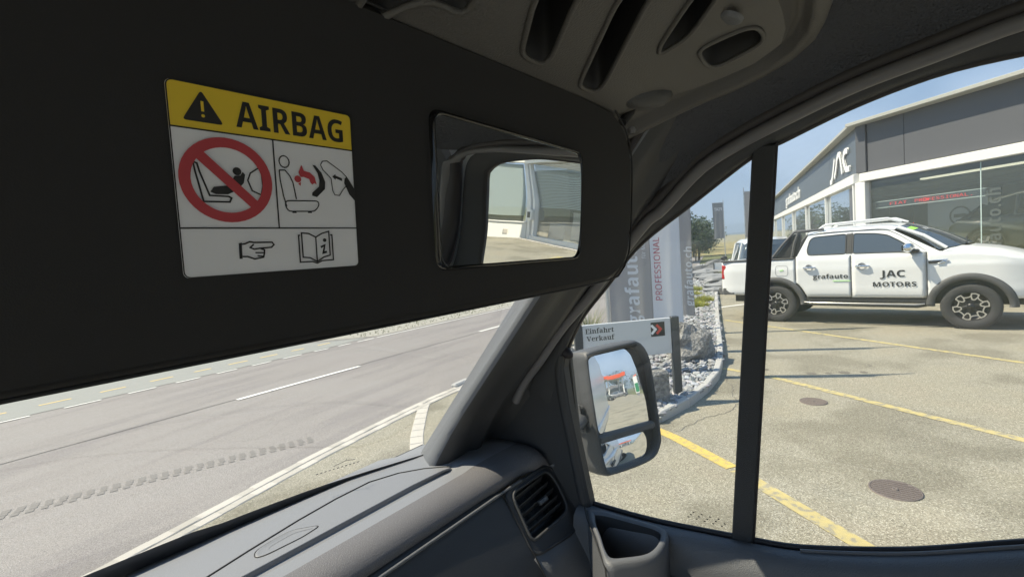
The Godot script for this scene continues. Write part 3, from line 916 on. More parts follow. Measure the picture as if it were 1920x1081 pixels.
# blinds, door and low wall of the wing behind the van: seen in the vanity mirror
func build_side_wing() -> void:
	var o := thing("office_wing", "white office wing with slatted blinds, seen in the visor mirror", "building", Vector3(16.6, 0, -4.8))
	var dC := Vector3(-5.05, 0, -1.0).normalized()      # from the inner corner towards the showroom
	var dD := Vector3(0.12, 0, 1.0).normalized()       # from the inner corner to the rear
	var C := frame(-dC, Vector3.UP, Vector3.ZERO)       # local x negative towards the showroom
	var D := frame(dD, Vector3.UP, Vector3.ZERO)
	var hw := 4.6
	# long glazed part
	ob("head_band", G.new().box(C * Vector3(-2.5, hw + 0.22, 0.0), Vector3(5.0, 0.42, 0.3), C.basis, 0.01), M.frame_white, o)
	ob("sill_band", G.new().box(C * Vector3(-2.5, 0.13, 0.0), Vector3(5.0, 0.26, 0.2), C.basis, 0.01), M.frame_white, o)
	ob("fascia", G.new().box(C * Vector3(-2.5, hw + 1.1, -0.02), Vector3(5.0, 1.32, 0.24), C.basis, 0.01), M.wall_white, o)
	for x in [-0.42, -4.9]:
		ob("window_post", G.new().box(C * Vector3(x, hw / 2 + 0.1, 0.02), Vector3(0.12, hw - 0.2, 0.16), C.basis, 0.008), M.frame_white, o)
	ob("door_post", G.new().box(C * Vector3(-0.12, hw / 2, 0.03), Vector3(0.28, hw, 0.2), C.basis, 0.01), M.frame_white, o)
	ob("window_pane", G.new().box(C * Vector3(-2.66, hw / 2 + 0.13, -0.02), Vector3(4.4, hw - 0.28, 0.008), C.basis), M.window_glass, o)
	for i in 30:
		ob("blind_slat", G.new().box(C * Vector3(-2.66, 4.5 - i * 0.088, -0.12), Vector3(4.4, 0.05, 0.014), C.basis), M.blind, o)
	ob("office_wall", G.new().box(C * Vector3(-2.66, hw / 2, -1.5), Vector3(4.6, hw, 0.1), C.basis), M.inner_dark, o)
	ob("office_floor", G.new().box(C * Vector3(-2.66, 0.05, -0.8), Vector3(4.6, 0.1, 1.3), C.basis), M.floor_tile, o)
	ob("office_ceiling", G.new().box(C * Vector3(-2.66, hw + 0.05, -0.8), Vector3(4.6, 0.1, 1.3), C.basis), M.ceiling, o)
	ob("counter", G.new().box(C * Vector3(-1.2, 0.6, -0.8), Vector3(1.2, 1.0, 0.6), C.basis, 0.02), M.poster, o)
	ob("picture", G.new().box(C * Vector3(-2.9, 1.0, -0.5), Vector3(1.5, 1.5, 0.03), C.basis, 0.01), M.poster, o)
	ob("notice_box", G.new().box(C * Vector3(-0.35, 1.5, 0.16), Vector3(0.3, 0.55, 0.1), C.basis, 0.015), M.frame_white, o)
	ob("notice", G.new().box(C * Vector3(-0.35, 1.5, 0.215), Vector3(0.18, 0.3, 0.012), C.basis), M.plastic_grey, o)
	# part with the low white wall and the closed blind
	ob("low_wall", G.new().box(D * Vector3(4.1, 0.52, 0.0), Vector3(8.0, 1.04, 0.3), D.basis, 0.012), M.wall_white, o)
	ob("upper_wall", G.new().box(D * Vector3(4.1, hw + 0.92, 0.0), Vector3(8.0, 1.6, 0.3), D.basis, 0.012), M.wall_white, o)
	ob("closed_blind", G.new().box(D * Vector3(4.1, (1.45 + hw) / 2, -0.12), Vector3(7.9, hw - 1.4, 0.02), D.basis), M.blind, o)
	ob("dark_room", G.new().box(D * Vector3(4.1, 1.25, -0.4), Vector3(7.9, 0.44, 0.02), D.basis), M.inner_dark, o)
	ob("window_pane", G.new().box(D * Vector3(4.1, (1.04 + hw) / 2, -0.02), Vector3(7.9, hw - 1.04, 0.008), D.basis), M.window_glass, o)
	ob("window_sill", G.new().box(D * Vector3(4.1, 1.07, 0.1), Vector3(8.0, 0.05, 0.3), D.basis, 0.01), M.frame_white, o)
	ob("socket_box", G.new().box(D * Vector3(0.9, 0.42, 0.17), Vector3(0.2, 0.3, 0.06), D.basis, 0.01), M.paver, o)
	ob("roof", G.new().ext([v2(dC * 5.0), v2(dC * 5.0 + Vector3(0.5, 0, -1.6)), Vector2(9, -1.5), Vector2(10, 8), v2(dD * 8.1), Vector2(0.1, 0.05)], -(hw + 1.62), -(hw + 1.5), flat_xf(0)), M.roof_edge, o)
	# row of cobbles in front of the glazing
	var cob := G.new().box(Vector3.ZERO, Vector3(0.11, 0.1, 0.11), Basis(), 0.025).done(M.paver)
	for i in 34:
		var q := MeshInstance3D.new()
		q.mesh = cob; q.name = "cobble"
		q.transform = Transform3D(C.basis.rotated(Vector3.UP, rng.randf_range(-0.2, 0.2)), C * Vector3(-0.3 - i * 0.14, 0.015, 0.42 + rng.randf_range(-0.02, 0.02)))
		o.add_child(q, true)

# ------------------------------------------------------------------ trees
func leaf_mesh() -> ArrayMesh:
	# a small spray of five leaf blades
	var g := G.new()
	for i in 5:
		var b := Basis(Vector3.UP, TAU * i / 5.0 + 0.3) * Basis(Vector3.RIGHT, -0.5 + 0.35 * (i % 3))
		var c := b * Vector3(0, 0.02, 0.22)
		g.tri(b * Vector3(-0.11, 0, 0.12), c + b * Vector3(0, 0, 0.16), b * Vector3(0.11, 0.03, 0.12))
		g.tri(b * Vector3(-0.11, 0, 0.12), b * Vector3(0.11, 0.03, 0.12), Vector3.ZERO)
	return g.done()

var LEAF: ArrayMesh
func tree(label: String, at: Vector3, h: float, w: float, m: Material, sd: int, conic := 0.0, n := 1500) -> void:
	if LEAF == null: LEAF = leaf_mesh()
	var o := thing("tree", label, "tree", at, 0.0, "trees around the fields and the road")
	var r := RandomNumberGenerator.new()
	r.seed = sd
	var g := G.new()
	var top := Vector3(r.randf_range(-0.3, 0.3), h * 0.8, r.randf_range(-0.3, 0.3))
	g.tube([Vector3(0, -0.1, 0), Vector3(0.05, h * 0.25, 0.02), top * 0.6, top], [h * 0.035, h * 0.026, h * 0.016, 0.02], 8)
	ob("trunk", g, M.bark, o)
	g = G.new()
	var tips := []
	for i in 16:
		var f := r.randf_range(0.28, 0.95)
		var a := r.randf() * TAU
		var reach := w * (lerpf(1.0, 0.25, conic * f)) * sqrt(1.0 - pow(absf(f - 0.55) / 0.62, 2.0)) * r.randf_range(0.65, 1.1)
		var b := top * f * 0.85
		var e := Vector3(cos(a) * reach, h * f + r.randf_range(-0.1, 0.1) * h, sin(a) * reach)
		g.tube([b, b.lerp(e, 0.5) + Vector3(0, h * 0.03, 0), e], [h * 0.012, h * 0.008, 0.012], 5)
		tips.append(e); tips.append(b.lerp(e, 0.6))
	ob("limbs", g, M.bark, o)
	var mi := MultiMeshInstance3D.new()
	var place := func(_i: int) -> Transform3D:
		var t: Vector3 = tips[r.randi() % tips.size()]
		var s := w * 0.34
		var p := t + Vector3(r.randfn() * s * 0.55, r.randfn() * s * 0.45, r.randfn() * s * 0.55)
		p.y = clampf(p.y, h * 0.12, h * 1.03)
		return Transform3D(Basis.from_euler(Vector3(r.randf() * TAU, r.randf() * TAU, 0)).scaled(Vector3.ONE * h * r.randf_range(0.05, 0.10)), p)
	mi.multimesh = scatter(LEAF, n, place, 0.4)
	mi.material_override = m
	mi.name = "crown"; mi.set_meta("kind", "stuff")
	o.add_child(mi, true)

func build_trees() -> void:
	# group at the bend of the road
	tree("tall dark green tree at the road bend beside the grey banner, tallest of its group", Vector3(17.4, 0, -47), 5.4, 1.9, M.leaf_dark, 1, 0.3)
	tree("dark green tree at the right end of the group, in front of the stubble field", Vector3(19.9, 0, -50), 4.3, 1.7, M.leaf_dark, 2, 0.4)
	tree("green tree half hidden behind the grey banner", Vector3(15.2, 0, -46), 4.9, 1.9, M.leaf_mid, 3, 0.2)
	tree("low bushy tree in front of the stubble field", Vector3(19.0, 0, -48.6), 2.4, 1.4, M.leaf_mid, 4, 0.0, 900)
	tree("small round tree on the skyline behind the white off-roader", Vector3(33.5, 0.3, -82), 3.3, 1.7, M.leaf_mid, 5, 0.0, 700)
	tree("small tree on the skyline next to the flag", Vector3(36.5, 0.3, -86), 2.4, 1.6, M.leaf_olive, 6, 0.0, 600)
	# across the road: mirrored in the showroom windows
	var rowt := [[24, -62, 7.5, 3.2, 0], [28, -74, 9.0, 3.6, 1], [33, -80, 8.0, 3.4, 2], [20, -66, 8.5, 3.4, 1], [15, -58, 7.0, 3.0, 2], [38, -96, 10.0, 4.0, 0], [11, -54, 7.5, 3.2, 0], [3, -40, 8.0, 3.4, 1]]
	var nm := ["dark tree across the road, leftmost of those mirrored in the showroom glass", "tall green tree across the road, highest in the showroom reflection", "olive tree across the road mirrored beside the tall green one", "mid green tree across the road, second from the left in the reflection", "olive tree near the road bend behind the dark group", "largest dark tree across the road, farthest from the van", "dark tree across the road behind the white banner", "green tree across the road hidden behind the nearest banner"]
	for i in rowt.size():
		var q: Array = rowt[i]
		tree(nm[i], Vector3(q[0], 0, q[1]), q[2] * 0.62, q[3] * 0.8, [M.leaf_mid, M.leaf_mid, M.leaf_olive][q[4]], 20 + i, 0.2, 1300)
	# behind the petrol station: seen in the door mirror
	var nb := ["olive tree left of the petrol station canopy in the door mirror", "green tree behind the first canopy post in the door mirror", "tall dark tree behind the canopy in the door mirror", "olive tree between the canopy and the price sign in the door mirror", "green tree right of the price sign in the door mirror", "dark tree at the right edge of the door mirror", "tall olive tree at the far right of the door mirror"]
	for i in 7:
		tree(nb[i], Vector3(60.0 + i * 6.6, 0, 72.0 - i * 9.0), 7.5 + (i % 3), 4.6, [M.leaf_olive, M.leaf_mid, M.leaf_dark][i % 3], 40 + i, 0.0, 1300)

# ------------------------------------------------------------------ gravel bed, kerb, plants
func in_poly(p: Vector2, poly: PackedVector2Array) -> bool:
	return Geometry2D.is_point_in_polygon(p, poly)

func build_bed() -> void:
	var kp := P2(KERB)
	var left := P2([15.8, -39.5, 13.6, -35.0, 9.8, -27.0, 6.2, -19.0, 4.2, -14.6, 2.2, -11.0, 0.9, -8.4, 0.15, -6.6, 0.05, -5.4])
	var poly := kp.slice(0, 8); poly.append_array(left)
	var bed := struct("gravel_bed", sheet(poly, 0.055), M.bed_soil)
	var pv := PackedVector2Array(poly)
	# chips of slate: near ones small and many
	var chip := G.new().box(Vector3.ZERO, Vector3(1, 0.34, 0.62), Basis(Vector3.UP, 0.2), 0.12).done(M.slate_chip)
	var spots := []
	var r := RandomNumberGenerator.new(); r.seed = 5
	while spots.size() < 15000:
		var t := pow(r.randf(), 1.7)
		var z := -4.9 - t * 33.0
		var p := Vector2(r.randf_range(0.0, 16.0), z)
		if in_poly(p, pv) and p.x > kx(z) - 4.2: spots.append(p)
	var mi := MultiMeshInstance3D.new()
	mi.multimesh = scatter(chip, spots.size(), func(i):
		var p: Vector2 = spots[i]
		var s := r.randf_range(0.035, 0.085) * (1.0 + 0.03 * absf(p.y))
		return Transform3D(Basis.from_euler(Vector3(r.randf_range(-0.5, 0.5), r.randf() * TAU, r.randf_range(-0.5, 0.5))).scaled(Vector3(s, s * r.randf_range(0.7, 1.3), s)), Vector3(p.x, 0.065 + r.randf() * 0.035, p.y)), 0.42)
	mi.name = "slate_chips"; mi.set_meta("kind", "stuff"); bed.add_child(mi, true)
	# larger stones one can pick apart, at the near end of the bed
	var shapes := []
	for k in 6:
		shapes.append(G.new().blob(Vector3.ZERO, Vector3(0.5, 0.22, 0.34), Basis(), 60 + k, 0.30, 4, 7).done([M.slate, M.slate_b, M.slate][k % 3]))
	var n := 0
	while n < 110:
		var z := -4.95 - pow(r.randf(), 1.3) * 2.6
		var p := Vector2(r.randf_range(0.1, 3.2), z)
		if not in_poly(p, pv) or p.x > kx(z) - 0.08: continue
		var s := r.randf_range(0.09, 0.19)
		var q := MeshInstance3D.new()
		q.mesh = shapes[n % 6]; q.name = "stone"
		q.transform = Transform3D(Basis.from_euler(Vector3(r.randf_range(-0.4, 0.4), r.randf() * TAU, r.randf_range(-0.4, 0.4))).scaled(Vector3.ONE * s), Vector3(p.x, 0.09 + r.randf() * 0.03, p.y))
		bed.add_child(q, true); n += 1
	# flat slabs farther along
	for q2 in [[10.9, -27.0, 2.4, 0.55, 0.2], [11.9, -27.6, 2.0, 0.75, 0.9], [10.3, -25.2, 1.8, 0.4, 0.4], [9.6, -22.4, 1.7, 0.3, 0.1], [9.0, -20.6, 1.5, 0.28, 0.5], [8.1, -18.4, 1.3, 0.22, 0.2], [11.2, -25.8, 1.3, 0.3, 1.3], [9.9, -24.0, 1.2, 0.25, 0.7], [7.3, -17.0, 1.0, 0.2, 0.1]]:
		ob("slab", G.new().blob(Vector3(q2[0], 0.06 + q2[3] * 0.4, q2[1]), Vector3(q2[2] * 0.5, q2[3] * 0.6, q2[2] * 0.36), Basis(Vector3.UP, q2[4]), int(q2[1] * -10), 0.28, 5, 9), M.slate_dark if q2[3] > 0.5 else M.slate, bed)
	# kerb of separate stones
	var kerb := Node3D.new(); kerb.name = "kerb"; kerb.set_meta("kind", "structure"); add_child(kerb)
	var ks := resample(kp, 62)
	for i in ks.size() - 1:
		var a: Vector2 = ks[i]; var b: Vector2 = ks[i + 1]
		var d := (b - a).normalized()
		var c := (a + b) / 2 + Vector2(d.y, -d.x) * 0.045
		ob("kerb_stone", G.new().box(Vector3(c.x, 0.045, c.y), Vector3(0.088, 0.135, a.distance_to(b) - 0.006), Basis(Vector3.UP, atan2(d.x, d.y)), 0.012), M.kerb, kerb)
	# road side of the bed
	var kl := resample(left, 40)
	for i in range(8, 39):
		var a2: Vector2 = kl[i]; var b2: Vector2 = kl[i + 1]
		var d2 := (b2 - a2).normalized()
		var c2 := (a2 + b2) / 2
		ob("kerb_stone", G.new().box(Vector3(c2.x, 0.045, c2.y), Vector3(0.105, 0.15, a2.distance_to(b2) - 0.006), Basis(Vector3.UP, atan2(d2.x, d2.y)), 0.012), M.kerb, kerb)
	# start of the raised kerb at the end of the cobbles
	ob("kerb_stone", G.new().box(Vector3(-0.90, 0.0, -7.2), Vector3(0.11, 0.10, 0.36), Basis(Vector3.UP, -0.55), 0.02), M.kerb, kerb)
	# boulders
	var bs := [[2.72, -7.45, 0.40, 0.36, 0.34, "large weathered boulder behind the right post of the entrance sign", 3], [0.55, -7.3, 0.5, 0.28, 0.35, "low grey boulder left of the entrance sign", 9]]
	for q3 in bs:
		var o := thing("boulder", q3[5], "boulder", Vector3(q3[0], 0, q3[1]), 0.0)
		ob("rock", G.new().blob(Vector3(0, q3[3] * 0.72, 0), Vector3(q3[2], q3[3], q3[4]), Basis(Vector3.UP, 0.6), q3[6], 0.26, 9, 14), M.boulder, o)
	tag(ob("stone_block", G.new().box(Vector3(1.56, 0.25, -5.42), Vector3(0.30, 0.42, 0.24), Basis(Vector3.UP, 0.35), 0.03), M.boulder, self), "squared grey stone block beside the door mirror", "stone block")
	# yellow-green cushions of stonecrop
	for q4 in [[5.15, -13.3, 0.36, "yellow-green stonecrop cushion nearest the van, beside the kerb"], [5.3, -14.6, 0.34, "yellow-green stonecrop cushion, second from the van"], [6.1, -16.4, 0.45, "wide stonecrop cushion between the front ones and the slabs"], [5.75, -14.3, 0.3, "small stonecrop cushion close to the kerb, right of the nearest"], [6.8, -17.8, 0.4, "stonecrop cushion at the foot of the flat slabs"], [11.3, -25.0, 0.7, "farthest stonecrop cushion, under the distant white sign"]]:
		var o2 := thing("stonecrop", q4[3], "plant", Vector3(q4[0], 0.06, q4[1]), 0.0, "stonecrop cushions in the gravel bed")
		var m2 := MultiMeshInstance3D.new()
		var rad: float = q4[2]
		m2.multimesh = scatter(tuft_mesh(), 150, func(_i): 
			var a := r.randf() * TAU
			var d3 := sqrt(r.randf()) * rad
			return Transform3D(Basis.from_euler(Vector3(r.randf_range(-0.4, 0.4), a, 0)).scaled(Vector3.ONE * r.randf_range(0.7, 1.3)), Vector3(cos(a) * d3, 0.09 * (1.0 - d3 / rad), sin(a) * d3 * 0.7)), 0.3)
		m2.material_override = M.sedum; m2.name = "foliage"; m2.set_meta("kind", "stuff"); o2.add_child(m2, true)
		ob("cushion", G.new().blob(Vector3(0, 0.0, 0), Vector3(rad * 0.8, 0.12, rad * 0.6), Basis(), int(rad * 100), 0.2, 6, 10), M.leaf_mid, o2)
	# ornamental grass by the nearest banner
	for q5 in [[1.35, -8.6, "tall straw-coloured grass clump left of the nearest grey banner", 0.85], [1.05, -9.6, "feathery grass clump behind the entrance sign, left of the banners", 0.8]]:
		var o3 := thing("ornamental_grass", q5[2], "grass clump", Vector3(q5[0], 0.05, q5[1]), 0.0, "ornamental grasses in the gravel bed")
		var g := G.new(); var g2 := G.new()
		for i in 170:
			var a := r.randf() * TAU
			var d4 := Vector3(cos(a), 0, sin(a))
			var hgt: float = q5[3] * r.randf_range(0.6, 1.1)
			var b4 := d4 * r.randf() * 0.08
			var sw := Vector3(-d4.z, 0, d4.x) * 0.006
			var mid := b4 + d4 * hgt * 0.16 + Vector3(0, hgt * 0.6, 0)
			var tip := b4 + d4 * hgt * r.randf_range(0.3, 0.6) + Vector3(0, hgt, 0)
			var gg := g if i % 3 else g2
			gg.quad(b4 - sw, b4 + sw, mid + sw * 0.8, mid - sw * 0.8)
			gg.tri(mid - sw * 0.8, mid + sw * 0.8, tip)
		ob("blades", g, M.leaf_mid, o3); ob("seed_heads", g2, M.straw, o3)

func kx(z: float) -> float:
	var kp := KERB
	for i in range(4, kp.size() - 2, 2):
		if z <= kp[i + 1] and z >= kp[i + 3]:
			return lerpf(kp[i], kp[i + 2], (z - kp[i + 1]) / (kp[i + 3] - kp[i + 1]))
	return 1.4

# ------------------------------------------------------------------ signs, banners
func build_signs() -> void:
	var o := thing("entrance_sign", "pale board on two dark posts pointing to the sales entrance, with red and white arrows", "sign", Vector3(1.32, 0, -5.58), 0.09)
	ob("board", G.new().box(Vector3(0.0, 0.815, 0), Vector3(1.08, 0.43, 0.035), Basis(), 0.006), M.sign_white, o)
	for s in [-1, 1]:
		ob("post", G.new().box(Vector3(0.59 * s, 0.51, 0.0), Vector3(0.095, 1.06, 0.07), Basis(), 0.008), M.sign_post, o)
	for k in [["Einfahrt", 0.925], ["Verkauf", 0.835]]:
		var t := lettering(k[0], 0.058, true, "Droid Serif")
		var b := t.get_aabb()
		ob("lettering", G.new().text(t, Transform3D(Basis(), Vector3(-0.505 - b.position.x + (0.01 if k[1] < 0.9 else 0.0), k[1], 0.0195))), M.sign_black, o)
	var sq := ob("arrow_field", G.new().box(Vector3(0.375, 0.905, 0.0185), Vector3(0.17, 0.17, 0.003), Basis()), M.sign_black, o)
	for k2 in [[-0.052, M.letter_white], [0.012, M.sign_red]]:
		var x: float = 0.375 + k2[0]
		ob("arrow", G.new().stroke(P2([x - 0.028, 0.958, x + 0.022, 0.905, x - 0.028, 0.852]), 0.030, Transform3D(), 0.0215), k2[1], sq)
	# a second one far along the bed
	var o2 := thing("entrance_sign", "small distant white sign with a dark corner symbol at the far end of the bed", "sign", Vector3(11.0, 0, -24.8), -0.3)
	ob("board", G.new().box(Vector3(0, 0.55, 0), Vector3(0.62, 0.36, 0.03), Basis(), 0.005), M.letter_white, o2)
	ob("symbol", G.new().box(Vector3(0.22, 0.64, 0.017), Vector3(0.1, 0.1, 0.003), Basis()), M.sign_black, o2)
	for s in [-1, 1]:
		ob("post", G.new().box(Vector3(0.34 * s, 0.37, 0.0), Vector3(0.05, 0.76, 0.05), Basis(), 0.006), M.sign_post, o2)
	banner("grey banner nearest the van, with large pale rotated lettering, behind the entrance sign", Vector3(1.36, 0, -6.80), 4.3, 0.62, 0.55, 93.0, M.cloth_grey, 1, [["grafauto.ch", 0.20, 0.24, 0.80, M.cloth_letter, true], ["für Mobilität", 0.055, 0.50, 1.75, M.cloth_letter, false]])
	banner("white banner with red upright lettering, between the two grey ones", Vector3(2.33, 0, -8.25), 4.4, 0.60, 0.50, 94.0, M.cloth_white, 2, [["PROFESSIONAL", 0.115, 0.13, 0.95, M.cloth_red, false], ["FIAT", 0.30, 0.2, 3.2, M.cloth_red, true]])
	banner("grey banner farthest from the van of the three, with a column of small pale print", Vector3(3.17, 0, -9.88), 4.5, 0.58, 0.42, 95.0, M.cloth_grey, 3, [["PARTNER UNTERNEHMEN LEASEN", 0.05, 0.16, 1.5, M.cloth_letter, true], ["grafauto.ch", 0.16, 0.42, 0.62, M.cloth_letter, true]])
	banner("dark flag on a tall pole far down the road, lettering seen from behind", Vector3(16.35, 0, -36), 4.7, 0.86, 2.05, 262.0, M.cloth_navy, 4, [["FIAT", 0.22, 0.64, 4.12, M.cloth_letter, true]], true)
	banner("grey flag far down the road, cut off by the window bar of the van", Vector3(14.45, 0, -29), 4.7, 0.70, 1.95, 85.0, M.cloth_grey, 5, [["grafauto.ch", 0.16, 0.35, 2.1, M.cloth_letter, true]])

func banner(label: String, at: Vector3, h: float, w: float, low: float, az: float, m: Material, sd: int, texts: Array, back := false) -> void:
	var o := thing("banner", label, "flag", at, 0.0, "banners along the gravel bed")
	ob("pole", G.new().tube([Vector3(0, 0, 0), Vector3(0, h + 0.25, 0)], [0.032, 0.024], 10), M.pole_alu, o)
	ob("boom", G.new().tube([Vector3(0, h + 0.02, 0), Vector3(sin(deg_to_rad(az)), 0, -cos(deg_to_rad(az))) * (w + 0.05) + Vector3(0, h + 0.02, 0)], 0.014, 8), M.pole_alu, o)
	var d := Vector3(sin(deg_to_rad(az)), 0, -cos(deg_to_rad(az)))
	var nr := Vector3(-d.z, 0, d.x)       # face turned to the van
	if nr.dot(-at) < 0: nr = -nr
	var nz := noise(0.5, FastNoiseLite.TYPE_SIMPLEX_SMOOTH, 2, sd)
	var pos := func(s: float, y: float) -> Vector3:
		var free := clampf(s / w, 0.0, 1.0)
		var t := (h - y) / (h - low)
		var wave := 0.07 * free * nz.get_noise_2d(s * 5.0, y * 0.8) * (0.4 + t) + 0.022 * sqrt(free) * sin(s * 14.0 + sd * 1.7 + y * 0.9) * (0.2 + 0.8 * t)
		var sag := free * free * t * 0.05
		return d * (0.035 + s * (1.0 - 0.05 * t)) + Vector3(0, y - sag, 0) + nr * wave
	var rows := []
	for i in 41:
		var row := []
		for j in 17: row.append(pos.call(w * j / 16.0, lerpf(h, low, i / 40.0)))
		rows.append(row)
	ob("cloth", G.new().grid(rows), m, o)
	ob("hem", G.new().tube(rows.map(func(q): return q[16]), 0.006, 5), m, o)
	for i in 5:
		ob("ring", G.new().lathe([Vector2(0.03, -0.008), Vector2(0.04, 0), Vector2(0.03, 0.008)], Transform3D(Basis(), Vector3(0, lerpf(low + 0.1, h - 0.1, i / 4.0), 0)), 10), M.plastic_black, o)
	for t in texts:
		var tm := lettering(t[0], t[1], t[5])
		var a := tm.surface_get_arrays(0)
		var vs: PackedVector3Array = a[Mesh.ARRAY_VERTEX]
		var ab := tm.get_aabb()
		var hi: PackedInt32Array = a[Mesh.ARRAY_INDEX] if a[Mesh.ARRAY_INDEX] != null else PackedInt32Array(range(vs.size()))
		var g := G.new()
		var side := nr.dot(d.cross(Vector3.UP)) > 0.0      # +1 when s runs to the right as seen from the van
		for k in range(0, hi.size(), 3):
			var q := []
			for e in 3:
				var p := vs[hi[k + e]]
				var s: float; var y: float
				if back:
					s = t[2] - (p.x - ab.position.x) ; y = t[3] + p.y
					s = w * 0.12 + (p.x - ab.position.x)
				else:
					s = t[2] + (-p.y if side else p.y) + (t[1] if side else 0.0); y = t[3] + (p.x - ab.position.x)
				q.append(pos.call(clampf(s, 0.0, w), y) + nr * 0.006)
			g.tri(q[0], q[1], q[2])
		ob("print", g, t[4], o)

# ------------------------------------------------------------------ vehicles
func wheel(par: Node, at: Vector3, side: float, R: float, rim: float, w: float, fancy: bool) -> void:
	var b := Basis(Vector3.RIGHT, PI / 2 * side)       # local y points outwards along +-z
	var xf := Transform3D(b, at)
	var o := ob("wheel", G.new().lathe([Vector2(rim, -w * 0.9), Vector2(R * 0.9, -w), Vector2(R, -w * 0.88), Vector2(R, -0.012 - w * 0.45), Vector2(R * 0.985, -w * 0.44), Vector2(R, -w * 0.43), Vector2(R, -w * 0.12), Vector2(R * 0.95, -0.012), Vector2(R * 0.86, 0.0), Vector2(rim * 1.1, -0.004), Vector2(rim, -0.02)], xf, 40), M.tyre, par)
	ob("rim", G.new().lathe([Vector2(rim * 1.02, -0.012), Vector2(rim * 0.97, -0.03), Vector2(rim * 0.92, -0.075), Vector2(rim * 0.3, -0.055), Vector2(0.001, -0.045)], xf, 32), M.alloy_black if fancy else M.car_grey, o)
	var fx := xf * Transform3D(Basis(Vector3.RIGHT, -PI / 2), Vector3.ZERO)   # local xy in the wheel's face, z outwards
	if fancy:
		for k in 6:
			var g := G.new()
			var rot := Transform3D(Basis(Vector3.BACK, TAU * k / 6.0 + 0.26), Vector3.ZERO)
			var s := rim / 0.232
			var loop := []
			for q in [[0.218, -0.20], [0.224, 0.0], [0.218, 0.20], [0.175, 0.24], [0.125, 0.14], [0.118, 0.0], [0.125, -0.14], [0.175, -0.24]]:
				loop.append(Vector2(cos(q[1]), sin(q[1])) * q[0] * s)
			g.stroke(loop, 0.019 * s, fx * rot, -0.012, true)
			g.ext(loop.map(func(p): return p), -0.042, -0.0405, fx * rot)
			var arc := []
			for q2 in [[0.172, 0.25], [0.158, 0.40], [0.158, 0.65], [0.172, 0.80]]:
				arc.append(Vector2(cos(q2[1]), sin(q2[1])) * q2[0] * s)
			g.stroke(arc, 0.017 * s, fx * rot, -0.013)
			ob("spoke", g, M.alloy, o)
			var pk := G.new()
			pk.flat(loop.map(func(p): return Vector2(p.x * 0.985, p.y * 0.93)), fx * rot, -0.039)
			ob("spoke_pocket", pk, M.alloy_black, o)
			ob("spoke_arm", G.new().ext([Vector2(0.04, -0.028) * s, Vector2(0.12, -0.02) * s, Vector2(0.12, 0.02) * s, Vector2(0.04, 0.028) * s], -0.04, -0.018, fx * rot, 0.004), M.alloy_black, o)
		ob("hub_cap", G.new().lathe([Vector2(0.055, -0.03), Vector2(0.05, -0.012), Vector2(0.001, -0.010)], xf, 18), M.alloy_black, o)
	else:
		for k in 5:
			ob("spoke", G.new().ext([Vector2(0.03, -0.03), Vector2(rim * 0.95, -0.025), Vector2(rim * 0.95, 0.025), Vector2(0.03, 0.03)], -0.04, -0.02, fx * Transform3D(Basis(Vector3.BACK, TAU * k / 5.0), Vector3.ZERO), 0.004), M.alloy, o)

# half width of the pickup's flank at height y
func tw(y: float) -> float:
	return lerp_pts([Vector2(0.4, 0.875), Vector2(0.56, 0.905), Vector2(0.72, 0.93), Vector2(0.76, 0.922), Vector2(1.0, 0.925), Vector2(1.17, 0.93), Vector2(1.20, 0.918), Vector2(1.36, 0.905), Vector2(1.42, 0.875), Vector2(1.88, 0.71), Vector2(2.0, 0.6)], y).y
func taper(x: float) -> float:
	return (pow(maxf(0.0, x - 3.35), 2.0) * 0.42 + pow(maxf(0.0, -0.85 - x), 2.0) * 0.5)

func flank(sd: float, x0: float, x1: float, lo: Callable, hi: Callable, nx := 14, ny := 12) -> G:
	var rows := []
	for i in nx + 1:
		var x := lerpf(x0, x1, i / float(nx))
		var row := []
		var a: float = lo.call(x); var b: float = hi.call(x)
		row.append(Vector3(x, a, sd * (tw(a) - taper(x) - 0.03)))
		for j in ny + 1:
			var y := lerpf(a, b, j / float(ny))
			row.append(Vector3(x, y, sd * (tw(y) - taper(x))))
		row.append(Vector3(x, b + 0.002, sd * (tw(b) - taper(x) - 0.04)))
		rows.append(row)
	# turned-in edges at both ends
	for e in [0, rows.size() - 1]:
		var q: Array = rows[e].map(func(p): return p + Vector3(0, 0, -0.025 * sd))
		if e == 0: rows.push_front(q)
		else: rows.append(q)
	return G.new().grid(rows)

func arch(x: float, cx: float, r: float, base: float) -> float:
	var d := absf(x - cx)
	return maxf(base, 0.41 + sqrt(maxf(0.0, r * r - d * d))) if d < r else base

